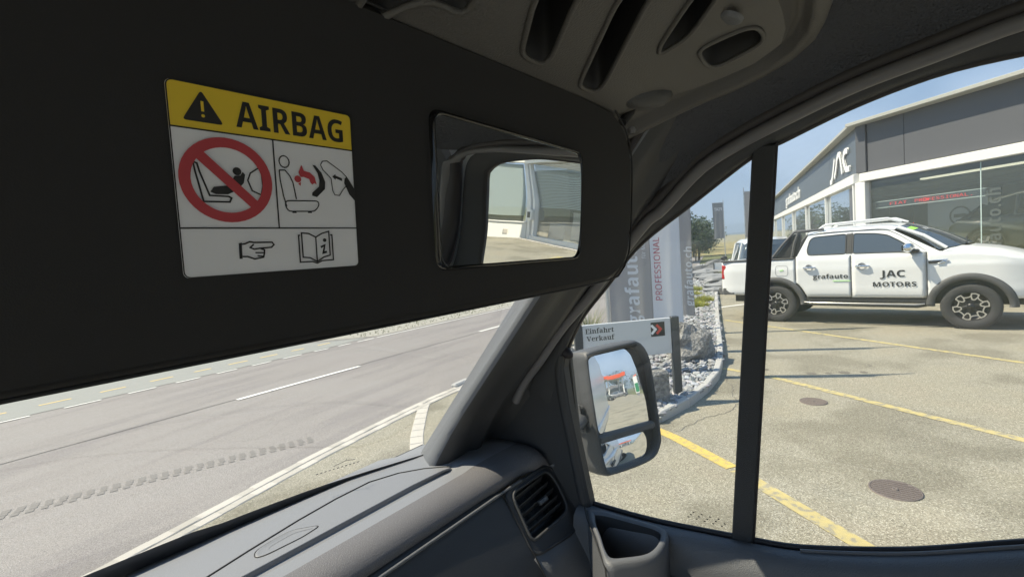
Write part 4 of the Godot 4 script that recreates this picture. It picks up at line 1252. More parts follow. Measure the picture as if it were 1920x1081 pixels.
func build_pickup() -> void:
	var o := thing("pickup_truck", "white double-cab pickup with dark dealer lettering on its doors and black wheel arches", "pickup", Vector3(6.47, 0, -11.10), deg_to_rad(-45.2))
	var bed_top := func(x: float) -> float: return 1.37
	var belt := func(x: float) -> float: return lerpf(1.425, 1.385, clampf((x - 0.42) / 2.1, 0, 1))
	var hood_edge := func(x: float) -> float: return lerp_pts([Vector2(2.5, 1.40), Vector2(2.85, 1.40), Vector2(3.5, 1.31), Vector2(3.9, 1.22), Vector2(4.1, 1.12)], x).y
	for sd in [1.0, -1.0]:
		ob("bed_side", flank(sd, -1.16, 0.405, func(x): return arch(x, 0.0, 0.50, 0.60), bed_top, 30), M.car_white, o)
		var dr := ob("rear_door", flank(sd, 0.415, 1.388, func(x): return arch(x, 0.0, 0.62, 0.565), belt, 20), M.car_white, o)
		var df := ob("front_door", flank(sd, 1.398, 2.535, func(x): return 0.555, belt, 14), M.car_white, o)
		ob("fender", flank(sd, 2.545, 4.08, func(x): return arch(x, 3.11, 0.50, 0.55), hood_edge, 34), M.car_white, o)
		# upper side: pillars and roof rail in one skin, windows set into it
		var rows := []
		for i in 9:
			var v := i / 8.0
			var y := lerpf(1.40, 1.89, v)
			var row := []
			for j in 21:
				var u := j / 20.0
				var x := lerpf(lerpf(0.42, 2.72, u), lerpf(0.62, 2.02, u), v)
				row.append(Vector3(x, lerpf(y, y - 0.03 * pow(2 * u - 1, 2.0) * v, 1.0), sd * tw(y)))
			rows.append(row)
		ob("cab_side", G.new().grid(rows), M.car_white, o)
		var wx := func(p: Vector2, off: float) -> Vector3: return Vector3(p.x, p.y, sd * (tw(p.y) + off))
		for wn in [[dr, [[0.64, 1.44], [0.615, 1.55], [0.66, 1.76], [0.73, 1.81], [1.30, 1.83], [1.30, 1.435]]], [df, [[1.42, 1.432], [1.42, 1.83], [1.78, 1.80], [1.96, 1.755], [2.16, 1.62], [2.30, 1.50], [2.33, 1.42]]]]:
			var pl := []
			for q in wn[1]: pl.append(Vector2(q[0], q[1]))
			pl = round_poly(pl, 0.05, 3)
			var t := Geometry2D.triangulate_polygon(PackedVector2Array(pl))
			var g := G.new()
			for k in range(0, t.size(), 3): g.tri(wx.call(pl[t[k]], 0.003), wx.call(pl[t[k + 1]], 0.003), wx.call(pl[t[k + 2]], 0.003))
			ob("window", g, M.car_glass, wn[0])
			g = G.new()
			g.tube((pl + [pl[0]]).map(func(p): return wx.call(p, 0.002)), 0.011, 6, false)
			ob("window_trim", g, M.plastic_black, wn[0])
		var pil := G.new()
		pil.quad(wx.call(Vector2(1.305, 1.43), 0.0035), wx.call(Vector2(1.305, 1.835), 0.0035), wx.call(Vector2(1.415, 1.835), 0.0035), wx.call(Vector2(1.415, 1.43), 0.0035))
		ob("door_pillar", pil, M.plastic_black, o)
		pil = G.new()
		pil.tube([wx.call(Vector2(1.392, 1.42), 0.004), wx.call(Vector2(1.392, 1.86), 0.004)], 0.004, 5)
		pil.tube(resample([Vector3(0.43, 1.42, sd * tw(1.42)), Vector3(0.50, 1.70, sd * tw(1.7)), Vector3(0.60, 1.85, sd * tw(1.85)), Vector3(0.8, 1.872, sd * tw(1.872)), Vector3(1.8, 1.868, sd * tw(1.868)), Vector3(2.05, 1.80, sd * tw(1.80)), Vector3(2.35, 1.57, sd * tw(1.57)), Vector3(2.53, 1.42, sd * tw(1.42))], 40), 0.004, 5)
		ob("door_gap", pil, M.seam, o)
		for gx in [0.41, 1.393, 2.54]:
			var gl := []
			for i in 14:
				var yy := lerpf(0.60 if gx > 0.5 else 0.92, 1.40, i / 13.0)
				gl.append(Vector3(gx, yy, sd * (tw(yy) - 0.001)))
			ob("shut_line", G.new().tube(gl, 0.0055, 5), M.seam, o)
		for hd in [[dr, 0.66], [df, 1.57]]:
			var hx: float = hd[1]
			ob("handle", G.new().tube([Vector3(hx - 0.10, 1.175, sd * 0.935), Vector3(hx - 0.085, 1.18, sd * 0.965), Vector3(hx, 1.182, sd * 0.975), Vector3(hx + 0.085, 1.18, sd * 0.965), Vector3(hx + 0.12, 1.178, sd * 0.937)], [0.016, 0.02, 0.02, 0.02, 0.018], 8), M.chrome, hd[0])
			ob("handle_cup", G.new().lathe([Vector2(0.07, 0.0), Vector2(0.05, -0.008), Vector2(0.001, -0.012)], Transform3D(Basis(Vector3.RIGHT, PI / 2 * sd), Vector3(hx, 1.175, sd * 0.934)), 16), M.car_grey, hd[0])
		# wheel arches, sill, step
		for cx in [0.0, 3.11]:
			var rws := []
			for i in 29:
				var a := lerpf(-0.18, PI + 0.18, i / 28.0)
				var row := []
				for q in [[0.475, -0.10], [0.478, 0.006], [0.50, 0.03], [0.57, 0.024], [0.595, -0.004]]:
					var x: float = cx + cos(a) * q[0]
					var y: float = maxf(0.41 + sin(a) * q[0], 0.40)
					row.append(Vector3(x, y, sd * (minf(tw(clampf(y, 0.5, 1.15)), 0.93) + q[1] - taper(x) * 0.8)))
				rws.append(row)
			ob("wheel_arch", G.new().grid(rws), M.plastic_grey, o)
			var lin := []
			for i in 19:
				var a2 := PI * i / 18.0
				lin.append([Vector3(cx + cos(a2) * 0.49, 0.40 + sin(a2) * 0.49, sd * 0.89), Vector3(cx + cos(a2) * 0.49, 0.40 + sin(a2) * 0.49, sd * 0.45)])
			ob("wheel_well", G.new().grid(lin), M.plastic_black, o)
			wheel(o, Vector3(cx, 0.405, sd * 0.925), sd, 0.405, 0.245, 0.25, true)
		ob("sill", G.new().box(Vector3(1.54, 0.50, sd * 0.84), Vector3(2.05, 0.11, 0.10), Basis(), 0.02), M.plastic_black, o)
		ob("side_step", G.new().tube([Vector3(0.54, 0.43, sd * 0.84), Vector3(0.66, 0.425, sd * 0.955), Vector3(2.40, 0.405, sd * 0.955), Vector3(2.52, 0.42, sd * 0.84)], 0.035, 8), M.plastic_black, o)
		ob("step_trim", G.new().tube([Vector3(0.56, 0.455, sd * 0.925), Vector3(0.68, 0.452, sd * 0.972), Vector3(2.38, 0.432, sd * 0.972), Vector3(2.5, 0.445, sd * 0.925)], 0.014, 6), M.alloy, o)
		# mirror, vent, rail, lamps
		var mi := ob("door_mirror", G.new().blob(Vector3(2.30, 1.50, sd * 1.055), Vector3(0.085, 0.085, 0.15), Basis(Vector3.UP, -0.25 * sd), 4, 0.02, 9, 16), M.chrome, o)
		ob("mirror_foot", G.new().box(Vector3(2.36, 1.435, sd * 0.97), Vector3(0.17, 0.06, 0.22), Basis(), 0.025), M.plastic_black, mi)
		ob("mirror_pane", G.new().box(Vector3(2.225, 1.50, sd * 1.06), Vector3(0.01, 0.12, 0.20), Basis(Vector3.UP, -0.2 * sd), 0.004), M.car_glass, mi)
		var vent := ob("fender_vent", G.new().ext(P2([2.56, 1.235, 2.78, 1.245, 2.74, 1.225, 2.66, 1.185, 2.56, 1.185]), 0, 0.014, Transform3D(Basis(), Vector3(0, 0, sd * (0.928) - (0.014 if sd < 0 else 0.0))), 0.004), M.plastic_black, o)
		ob("vent_trim", G.new().tube([Vector3(2.57, 1.24, sd * 0.942), Vector3(2.82, 1.245, sd * 0.936), Vector3(2.76, 1.205, sd * 0.943), Vector3(2.68, 1.18, sd * 0.944)], [0.006, 0.018, 0.016, 0.006], 6), M.chrome, vent)
		ob("roof_rail", G.new().tube([Vector3(0.78, 1.96, sd * 0.60), Vector3(0.92, 2.05, sd * 0.60), Vector3(1.95, 2.075, sd * 0.60), Vector3(2.16, 1.985, sd * 0.58)], [0.02, 0.026, 0.026, 0.018], 8), M.car_white, o)
		ob("tail_lamp", G.new().ext(P2([-1.165, 0.98, -1.07, 0.96, -1.05, 1.28, -1.15, 1.30]), 0, 0.05, Transform3D(Basis(), Vector3(0, 0, sd * 0.845 - (0.05 if sd < 0 else 0.0))), 0.012), M.tail_red, o)
		ob("headlamp", G.new().ext(P2([3.52, 1.265, 3.72, 1.155, 4.05, 1.06, 4.08, 1.15, 3.9, 1.22]), 0, 0.06, Transform3D(Basis(Vector3.UP, 0.22 * sd), Vector3(-0.12 if sd > 0 else -0.10, 0, sd * 0.72 - (0.06 if sd < 0 else 0.0))) * Transform3D(Basis(), Vector3(0.0, 0.0, 0.0)), 0.012), M.plastic_black, o)
		# sail-shaped roll bar
		var sail := round_poly(P2([-0.06, 1.40, 0.10, 1.60, 0.34, 1.90, 0.46, 1.93, 0.50, 1.86, 0.42, 1.40]), 0.04, 3)
		var rb := ob("roll_bar", G.new().ext(sail, -0.02, 0.02, Transform3D(Basis(), Vector3(0, 0, sd * 0.70)), 0.006), M.plastic_black, o)
		ob("roll_bar_tube", G.new().tube([Vector3(-0.10, 1.40, sd * 0.74), Vector3(0.12, 1.68, sd * 0.74), Vector3(0.36, 1.95, sd * 0.72), Vector3(0.9, 1.96, sd * 0.66)], 0.028, 8), M.plastic_grey, rb)
		ob("roll_bar_tube", G.new().tube([Vector3(0.30, 1.38, sd * 0.76), Vector3(0.36, 1.70, sd * 0.75), Vector3(0.44, 1.95, sd * 0.71)], 0.028, 8), M.plastic_grey, rb)
	ob("roll_bar_cross", G.new().tube([Vector3(0.40, 1.95, -0.71), Vector3(0.40, 1.965, 0.71)], 0.03, 8), M.plastic_grey, o)
	# roof
	var rr := []
	for i in 13:
		var u := i / 12.0
		var x := lerpf(0.60, 2.06, u)
		var row := []
		for j in 15:
			var z := lerpf(-0.715, 0.715, j / 14.0)
			row.append(Vector3(x + 0.19 * (1.0 - pow(z / 0.715, 2.0)) * (u - 0.1), 1.885 + 0.115 * sqrt(maxf(0.0, 1.0 - pow(z / 0.72, 2.0))) - 0.05 * pow(2.0 * u - 1.0, 4.0), z))
		rr.append(row)
	ob("roof", G.new().grid(rr), M.car_white, o)
	ob("antenna_fin", G.new().ext(P2([0.72, 1.97, 0.94, 1.98, 0.84, 2.03, 0.73, 2.06]), -0.02, 0.02, Transform3D(), 0.008), M.car_white, o)
	# windscreen
	var ws := []
	for i in 9:
		var v := i / 8.0
		var row := []
		for j in 17:
			var w := lerpf(-1.0, 1.0, j / 16.0)
			var lo := Vector3(3.14 - 0.44 * w * w, 1.515 - 0.085 * w * w, 0.83 * w)
			var hi := Vector3(2.24 - 0.17 * w * w, 1.965 - 0.095 * w * w, 0.69 * w)
			var p := lo.lerp(hi, v)
			row.append(p + Vector3(0.05, 0.05, 0) * sin(v * PI) * 0.6)
		ws.append(row)
	var wsn := ob("windscreen", G.new().grid(ws), M.car_glass, o)
	ob("windscreen_sticker", G.new().grid([[ws[7][13] + Vector3(0.004, 0.006, 0), ws[7][15] + Vector3(0.004, 0.006, 0)], [ws[6][13] + Vector3(0.004, 0.006, 0), ws[6][15] + Vector3(0.004, 0.006, 0)]]), M.lime, wsn)
	var wt := lettering("JAC T9", 0.07, true)
	var wtm := (ws[7][15] - ws[7][11] as Vector3)
	ob("windscreen_lettering", G.new().text(wt, frame(Vector3(0.15, 0, -1).normalized(), Vector3(-0.86, 0.5, 0).normalized(), ws[5][13] + Vector3(0.03, 0.03, 0.0))), M.letter_white, wsn)
	ob("wiper", G.new().tube([ws[0][12] + Vector3(0.03, 0.02, 0), ws[1][6] + Vector3(0.03, 0.03, 0)], 0.012, 5), M.plastic_black, wsn)
	for w in [1, 15]:
		ob("windscreen_pillar", G.new().tube([ws[0][w] + Vector3(0, 0, 0.04 * signf(w - 8.0)), ws[4][w] + Vector3(0, 0, 0.045 * signf(w - 8.0)), ws[8][w] + Vector3(0, 0, 0.03 * signf(w - 8.0))], 0.035, 8), M.car_white, o)
	# bonnet
	var bn := []
	for i in 17:
		var u := i / 16.0
		var row := []
		for j in 17:
			var w := lerpf(-1.0, 1.0, j / 16.0)
			var x := lerpf(3.16 - 0.42 * w * w, 4.12 - 0.22 * w * w, u)
			var ye: float = hood_edge.call(x)
			var y := ye + 0.125 * pow(1.0 - w * w, 0.7) * (1.0 - 0.55 * u * u) - 0.12 * pow(u, 6.0)
			if absf(absf(w) - 0.62) < 0.07: y += 0.012
			row.append(Vector3(x, y, w * (0.895 - taper(x))))
		bn.append(row)
	ob("bonnet", G.new().grid(bn), M.car_white, o)
	# nose, rear, underside, load bed
	ob("grille", G.new().box(Vector3(4.02, 0.92, 0), Vector3(0.14, 0.42, 1.15), Basis(), 0.03), M.plastic_black, o)
	ob("front_bumper", G.new().box(Vector3(3.98, 0.62, 0), Vector3(0.26, 0.24, 1.52), Basis(), 0.06), M.plastic_grey, o)
	var tg := ob("tailgate", G.new().box(Vector3(-1.165, 1.06, 0), Vector3(0.07, 0.62, 1.46), Basis(), 0.02), M.car_white, o)
	ob("tailgate_panel", G.new().box(Vector3(-1.20, 1.05, 0), Vector3(0.02, 0.36, 1.18), Basis(), 0.008), M.car_white, tg)
	ob("tailgate_handle", G.new().box(Vector3(-1.206, 1.27, 0), Vector3(0.025, 0.07, 0.26), Basis(), 0.008), M.plastic_black, tg)
	ob("rear_bumper", G.new().ext(P2([-1.27, -0.80, -1.27, 0.80, -1.12, 0.90, -0.88, 0.92, -0.88, -0.92, -1.12, -0.90]), -0.77, -0.60, flat_xf(0), 0.02), M.plastic_grey, o)
	ob("bumper_step", G.new().box(Vector3(-1.20, 0.778, 0), Vector3(0.14, 0.02, 1.3), Basis(), 0.006), M.alloy, o)
	ob("load_bed", G.new().box(Vector3(-0.38, 0.80, 0), Vector3(1.50, 0.06, 1.62), Basis()), M.plastic_black, o)
	for s in [-1, 1]:
		ob("bed_rail", G.new().box(Vector3(-0.385, 1.385, s * 0.865), Vector3(1.55, 0.035, 0.11), Basis(), 0.012), M.plastic_black, o)
		ob("bed_wall", G.new().box(Vector3(-0.38, 1.1, s * 0.80), Vector3(1.5, 0.55, 0.02), Basis()), M.plastic_black, o)
	ob("cab_back", G.new().grid([[Vector3(0.43, 0.6, -0.86), Vector3(0.43, 0.6, 0.86)], [Vector3(0.43, 1.42, -0.86), Vector3(0.43, 1.42, 0.86)], [Vector3(0.61, 1.87, -0.70), Vector3(0.61, 1.87, 0.70)]], false, false), M.car_white, o)
	ob("rear_window", G.new().quad4(Vector3(0.44, 1.47, -0.66), Vector3(0.44, 1.47, 0.66), Vector3(0.575, 1.81, 0.58), Vector3(0.575, 1.81, -0.58)), M.car_glass, o)
	ob("chassis", G.new().box(Vector3(1.5, 0.52, 0), Vector3(4.9, 0.2, 1.3), Basis()), M.plastic_black, o)
	ob("body_core", G.new().box(Vector3(2.1, 0.85, 0), Vector3(3.2, 0.6, 1.6), Basis()), M.plastic_black, o)
	# lettering, only on the side turned to us
	for t in [["grafauto", 0.088, 0.73, 0.945, 0.61, true], ["JAC", 0.125, 1.85, 0.955, 0.38, true], ["MOTORS", 0.088, 1.74, 0.77, 0.65, true]]:
		letters(o, t[0], t[1], t[5], "Droid Sans", t[4], Transform3D(Basis(), Vector3(t[2], t[3], 0.933)), M.decal)
	ob("lime_line", G.new().ext(P2([1.08, 0.885, 1.38, 0.885, 1.38, 0.905, 1.08, 0.905]), 0, 0.003, Transform3D(Basis(), Vector3(0, 0, 0.932))), M.lime_pale, o)
	ob("fuel_flap", G.new().stroke(rrect(0.02, 1.02, 0.26, 1.24, 0.05), 0.008, Transform3D(Basis(), Vector3(0, 0, 0.931)), 0.0, true), M.car_grey, o)
	ob("lime_mark", G.new().ext(P2([0.10, 1.12, 0.18, 1.13, 0.17, 1.16, 0.11, 1.15]), 0, 0.003, Transform3D(Basis(), Vector3(0, 0, 0.932))), M.lime_pale, o)

# a simpler car: body, glasshouse, wheels, lamps. prof: stations (x, half width, sill, belt, roof, half width of the roof)
func car(o: Node3D, prof: Array, body: Material, wheels: Array, R: float, win: Array, glass: Material = null) -> void:
	var rows := []; var gh := []
	for s in prof:
		var w: float = s[1]
		rows.append([Vector3(s[0], s[2], -w * 0.9), Vector3(s[0], lerpf(s[2], s[3], 0.35), -w), Vector3(s[0], lerpf(s[2], s[3], 0.75), -w * 0.995), Vector3(s[0], s[3], -w * 0.94), Vector3(s[0], s[3] + 0.02, -w * 0.6), Vector3(s[0], s[3] + 0.03, 0), Vector3(s[0], s[3] + 0.02, w * 0.6), Vector3(s[0], s[3], w * 0.94), Vector3(s[0], lerpf(s[2], s[3], 0.75), w * 0.995), Vector3(s[0], lerpf(s[2], s[3], 0.35), w), Vector3(s[0], s[2], w * 0.9)])
		if s[4] > s[3]:
			gh.append([Vector3(s[0], s[3], -w * 0.93), Vector3(s[0], lerpf(s[3], s[4], 0.85), -s[5]), Vector3(s[0], s[4], -s[5] * 0.8), Vector3(s[0], s[4] + 0.02, 0), Vector3(s[0], s[4], s[5] * 0.8), Vector3(s[0], lerpf(s[3], s[4], 0.85), s[5]), Vector3(s[0], s[3], w * 0.93)])
	var g := G.new().grid(rows)
	for e in [0, rows.size() - 1]:
		var c := Vector3(rows[e][5].x, (rows[e][0].y + rows[e][5].y) / 2, 0)
		for j in 10: g.tri(c, rows[e][j], rows[e][j + 1])
	ob("body", g, body, o)
	ob("glasshouse", G.new().grid(gh, false, true), glass if glass else M.car_glass, o)
	# roof skin and pillars stand proud of the glass
	var rf := []
	for r in gh.slice(win[0], gh.size() - win[1]): rf.append(r.slice(1, 6).map(func(p): return p + Vector3(0, 0.008, signf(p.z) * 0.006)))
	ob("roof", G.new().grid(rf), body, o)
	for k in win[2]:
		for e2 in [[0, 1], [6, 5]]:
			ob("pillar", G.new().tube([gh[k][e2[0]], gh[k][e2[1]]], 0.035, 6), body, o)
	for e3 in [0, gh.size() - 1]:
		for q in [[0, 1], [6, 5]]:
			ob("pillar", G.new().tube([gh[e3][q[0]], gh[e3][q[1]]], 0.03, 6), body, o)
	for wx in wheels:
		for sd in [1.0, -1.0]:
			var w2: float = prof[prof.size() / 2][1]
			var rws := []
			for i in 17:
				var a := PI * i / 16.0
				rws.append([Vector3(wx + cos(a) * (R + 0.04), R + sin(a) * (R + 0.04), sd * (w2 + 0.004)), Vector3(wx + cos(a) * (R + 0.11), R + sin(a) * (R + 0.11), sd * (w2 + 0.006))])
			ob("wheel_arch", G.new().grid(rws), M.plastic_black, o)
			wheel(o, Vector3(wx, R, sd * (w2 + 0.012)), sd, R, R * 0.62, 0.22, false)

func build_cars() -> void:
	# white off-roader parked in front of the pickup's tail, seen from behind
	var o := thing("off_roader", "white off-roader parked beyond the pickup, its tail and red lamp turned to us", "car", Vector3(9.1, 0, -17.4), deg_to_rad(72))
	var pr := [[-2.25, 0.82, 0.55, 0.98, 0.0, 0.0], [-2.15, 0.90, 0.45, 1.08, 1.10, 0.80], [-2.0, 0.93, 0.42, 1.12, 1.78, 0.72], [-1.5, 0.94, 0.42, 1.13, 1.86, 0.72], [0.0, 0.94, 0.42, 1.12, 1.86, 0.72], [0.55, 0.94, 0.42, 1.10, 1.74, 0.70], [1.1, 0.94, 0.42, 1.09, 1.12, 0.76], [1.9, 0.92, 0.45, 1.02, 0.0, 0.0], [2.3, 0.80, 0.5, 0.85, 0.0, 0.0]]
	car(o, pr, M.car_white, [-1.35, 1.4], 0.38, [1, 2, [2, 3]])
	for sd in [-1, 1]:
		ob("tail_lamp", G.new().box(Vector3(-2.2, 1.0, sd * 0.80), Vector3(0.1, 0.26, 0.14), Basis(), 0.02), M.tail_red, o)
		ob("door_mirror", G.new().blob(Vector3(0.85, 1.2, sd * 1.06), Vector3(0.08, 0.09, 0.13), Basis(), 3, 0.03), M.plastic_black, o)
	ob("tailgate_window", G.new().box(Vector3(-2.10, 1.42, 0), Vector3(0.03, 0.46, 1.25), Basis(Vector3.BACK, -0.2), 0.01), M.car_glass, o)
	ob("number_plate", G.new().box(Vector3(-2.26, 0.80, 0), Vector3(0.02, 0.1, 0.48), Basis(), 0.004), M.letter_white, o)
	ob("bumper", G.new().box(Vector3(-2.2, 0.56, 0), Vector3(0.2, 0.22, 1.7), Basis(), 0.05), M.plastic_grey, o)
	# dark car on show behind the glass
	var o2 := thing("showroom_car", "dark car on show behind the showroom glass, only its roof and windows visible", "car", Vector3(14.4, 0.92, -12.1), deg_to_rad(-64))
	tag(ob("display_plinth", G.new().box(Vector3(14.4, 0.55, -12.1), Vector3(5.0, 0.72, 2.2), Basis(Vector3.UP, deg_to_rad(-64)), 0.02), M.inner_dark, self), "low dark plinth under the car in the showroom", "plinth")
	var pc := [[-2.2, 0.80, 0.4, 0.85, 0.0, 0.0], [-2.0, 0.90, 0.3, 1.0, 1.02, 0.80], [-1.5, 0.93, 0.26, 1.06, 1.50, 0.66], [-0.8, 0.94, 0.26, 1.06, 1.68, 0.64], [0.0, 0.94, 0.26, 1.04, 1.70, 0.64], [0.6, 0.94, 0.26, 1.02, 1.52, 0.66], [1.3, 0.93, 0.26, 1.0, 1.02, 0.78], [2.0, 0.88, 0.3, 0.85, 0.0, 0.0], [2.25, 0.75, 0.4, 0.7, 0.0, 0.0]]
	car(o2, pc, M.car_dark, [-1.35, 1.4], 0.35, [1, 2, [2, 4]], M.show_glass)

# ------------------------------------------------------------------ petrol station, seen in the door mirror
func build_station() -> void:
	var o := thing("petrol_station", "petrol station with a red canopy on slim posts, seen in the door mirror", "petrol station", Vector3(40, 0, 33), deg_to_rad(40))
	ob("canopy", G.new().box(Vector3(0, 4.75, 0), Vector3(10, 0.9, 8), Basis(), 0.05), M.station_red, o)
	ob("soffit", G.new().box(Vector3(0, 4.27, 0), Vector3(9.8, 0.08, 7.8), Basis()), M.wall_white, o)
	for x in [-4.2, 0.0, 4.2]:
		for z in [-2.8, 2.8]:
			ob("post", G.new().box(Vector3(x, 2.1, z), Vector3(0.3, 4.2, 0.3), Basis(), 0.03), M.frame_white, o)
		var pu := ob("pump", G.new().box(Vector3(x + 1.2, 0.8, 0), Vector3(0.5, 1.6, 0.9), Basis(), 0.06), M.car_grey, o)
		ob("pump_screen", G.new().box(Vector3(x + 0.94, 1.25, 0), Vector3(0.02, 0.3, 0.5), Basis()), M.plastic_black, pu)
	ob("kiosk", G.new().box(Vector3(2.0, 1.7, 9.5), Vector3(9, 3.0, 5), Basis(), 0.04), M.car_grey, o)
	ob("kiosk_window", G.new().box(Vector3(2.0, 1.5, 6.97), Vector3(9, 2.0, 0.06), Basis()), M.car_glass, o)
	var s := thing("price_sign", "green and white price sign in front of the petrol station", "sign", Vector3(38.5, 0, 22), deg_to_rad(35))
	ob("panel", G.new().box(Vector3(0, 1.9, 0), Vector3(1.1, 3.0, 0.2), Basis(), 0.04), M.letter_white, s)
	ob("panel_field", G.new().box(Vector3(0, 1.2, 0), Vector3(1.0, 1.3, 0.23), Basis(), 0.02), M.station_green, s)
	ob("panel_top", G.new().box(Vector3(0, 3.1, 0), Vector3(1.0, 0.5, 0.23), Basis(), 0.02), M.station_red, s)
	ob("foot", G.new().box(Vector3(0, 0.2, 0), Vector3(0.7, 0.4, 0.15), Basis()), M.car_grey, s)
	var pc := [[-2.2, 0.80, 0.4, 0.85, 0.0, 0.0], [-2.0, 0.88, 0.3, 0.95, 0.97, 0.76], [-1.4, 0.90, 0.26, 0.98, 1.42, 0.62], [0.0, 0.90, 0.26, 0.96, 1.46, 0.62], [0.5, 0.90, 0.26, 0.94, 1.36, 0.64], [1.2, 0.90, 0.26, 0.92, 0.95, 0.74], [2.0, 0.85, 0.3, 0.78, 0.0, 0.0], [2.2, 0.72, 0.4, 0.65, 0.0, 0.0]]
	var c := 0
	for q in [[36.0, 31.0, 40.0, M.car_dark, "dark car parked under the red canopy"], [39.0, 28.6, 42.0, M.car_grey, "grey car parked beside the dark one at the petrol station"]]:
		var k := thing("parked_car", q[4], "car", Vector3(q[0], 0, q[1]), deg_to_rad(q[2]))
		car(k, pc, q[3], [-1.3, 1.35], 0.32, [1, 2, [1, 2]])
		c += 1

# ------------------------------------------------------------------ the van we sit in. Its axes: x to its right, z to its rear, 0 below the eye
const WIN_ARCH := [1.465, -0.568, 1.636, -0.587, 1.667, -0.586, 1.748, -0.540, 1.823, -0.470, 1.902, -0.394, 1.972, -0.286, 2.036, -0.185, 2.052, -0.140, 2.084, -0.044, 2.103, 0.046, 2.106, 0.12]
const SEAL := [1.560, -0.70, 1.614, -0.665, 1.658, -0.625, 1.739, -0.556, 1.81, -0.482, 1.936, -0.363, 1.962, -0.325, 2.022, -0.256, 2.053, -0.192, 2.082, -0.107, 2.103, -0.034, 2.118, 0.05, 2.130, 0.121, 2.134, 0.19]

func yz(flat: Array, x: float) -> Array:
	var r := []
	for i in range(0, flat.size(), 2): r.append(Vector3(x, flat[i], flat[i + 1]))
	return r

func build_van() -> void:
	van = thing("panel_van", "white panel van seen from its dark cab, with sun visor, dashboard and door", "van", Vector3.ZERO, deg_to_rad(51))
	van_shell()
	van_roof()
	van_visor()
	van_dash()
	van_door()
	van_mirror()

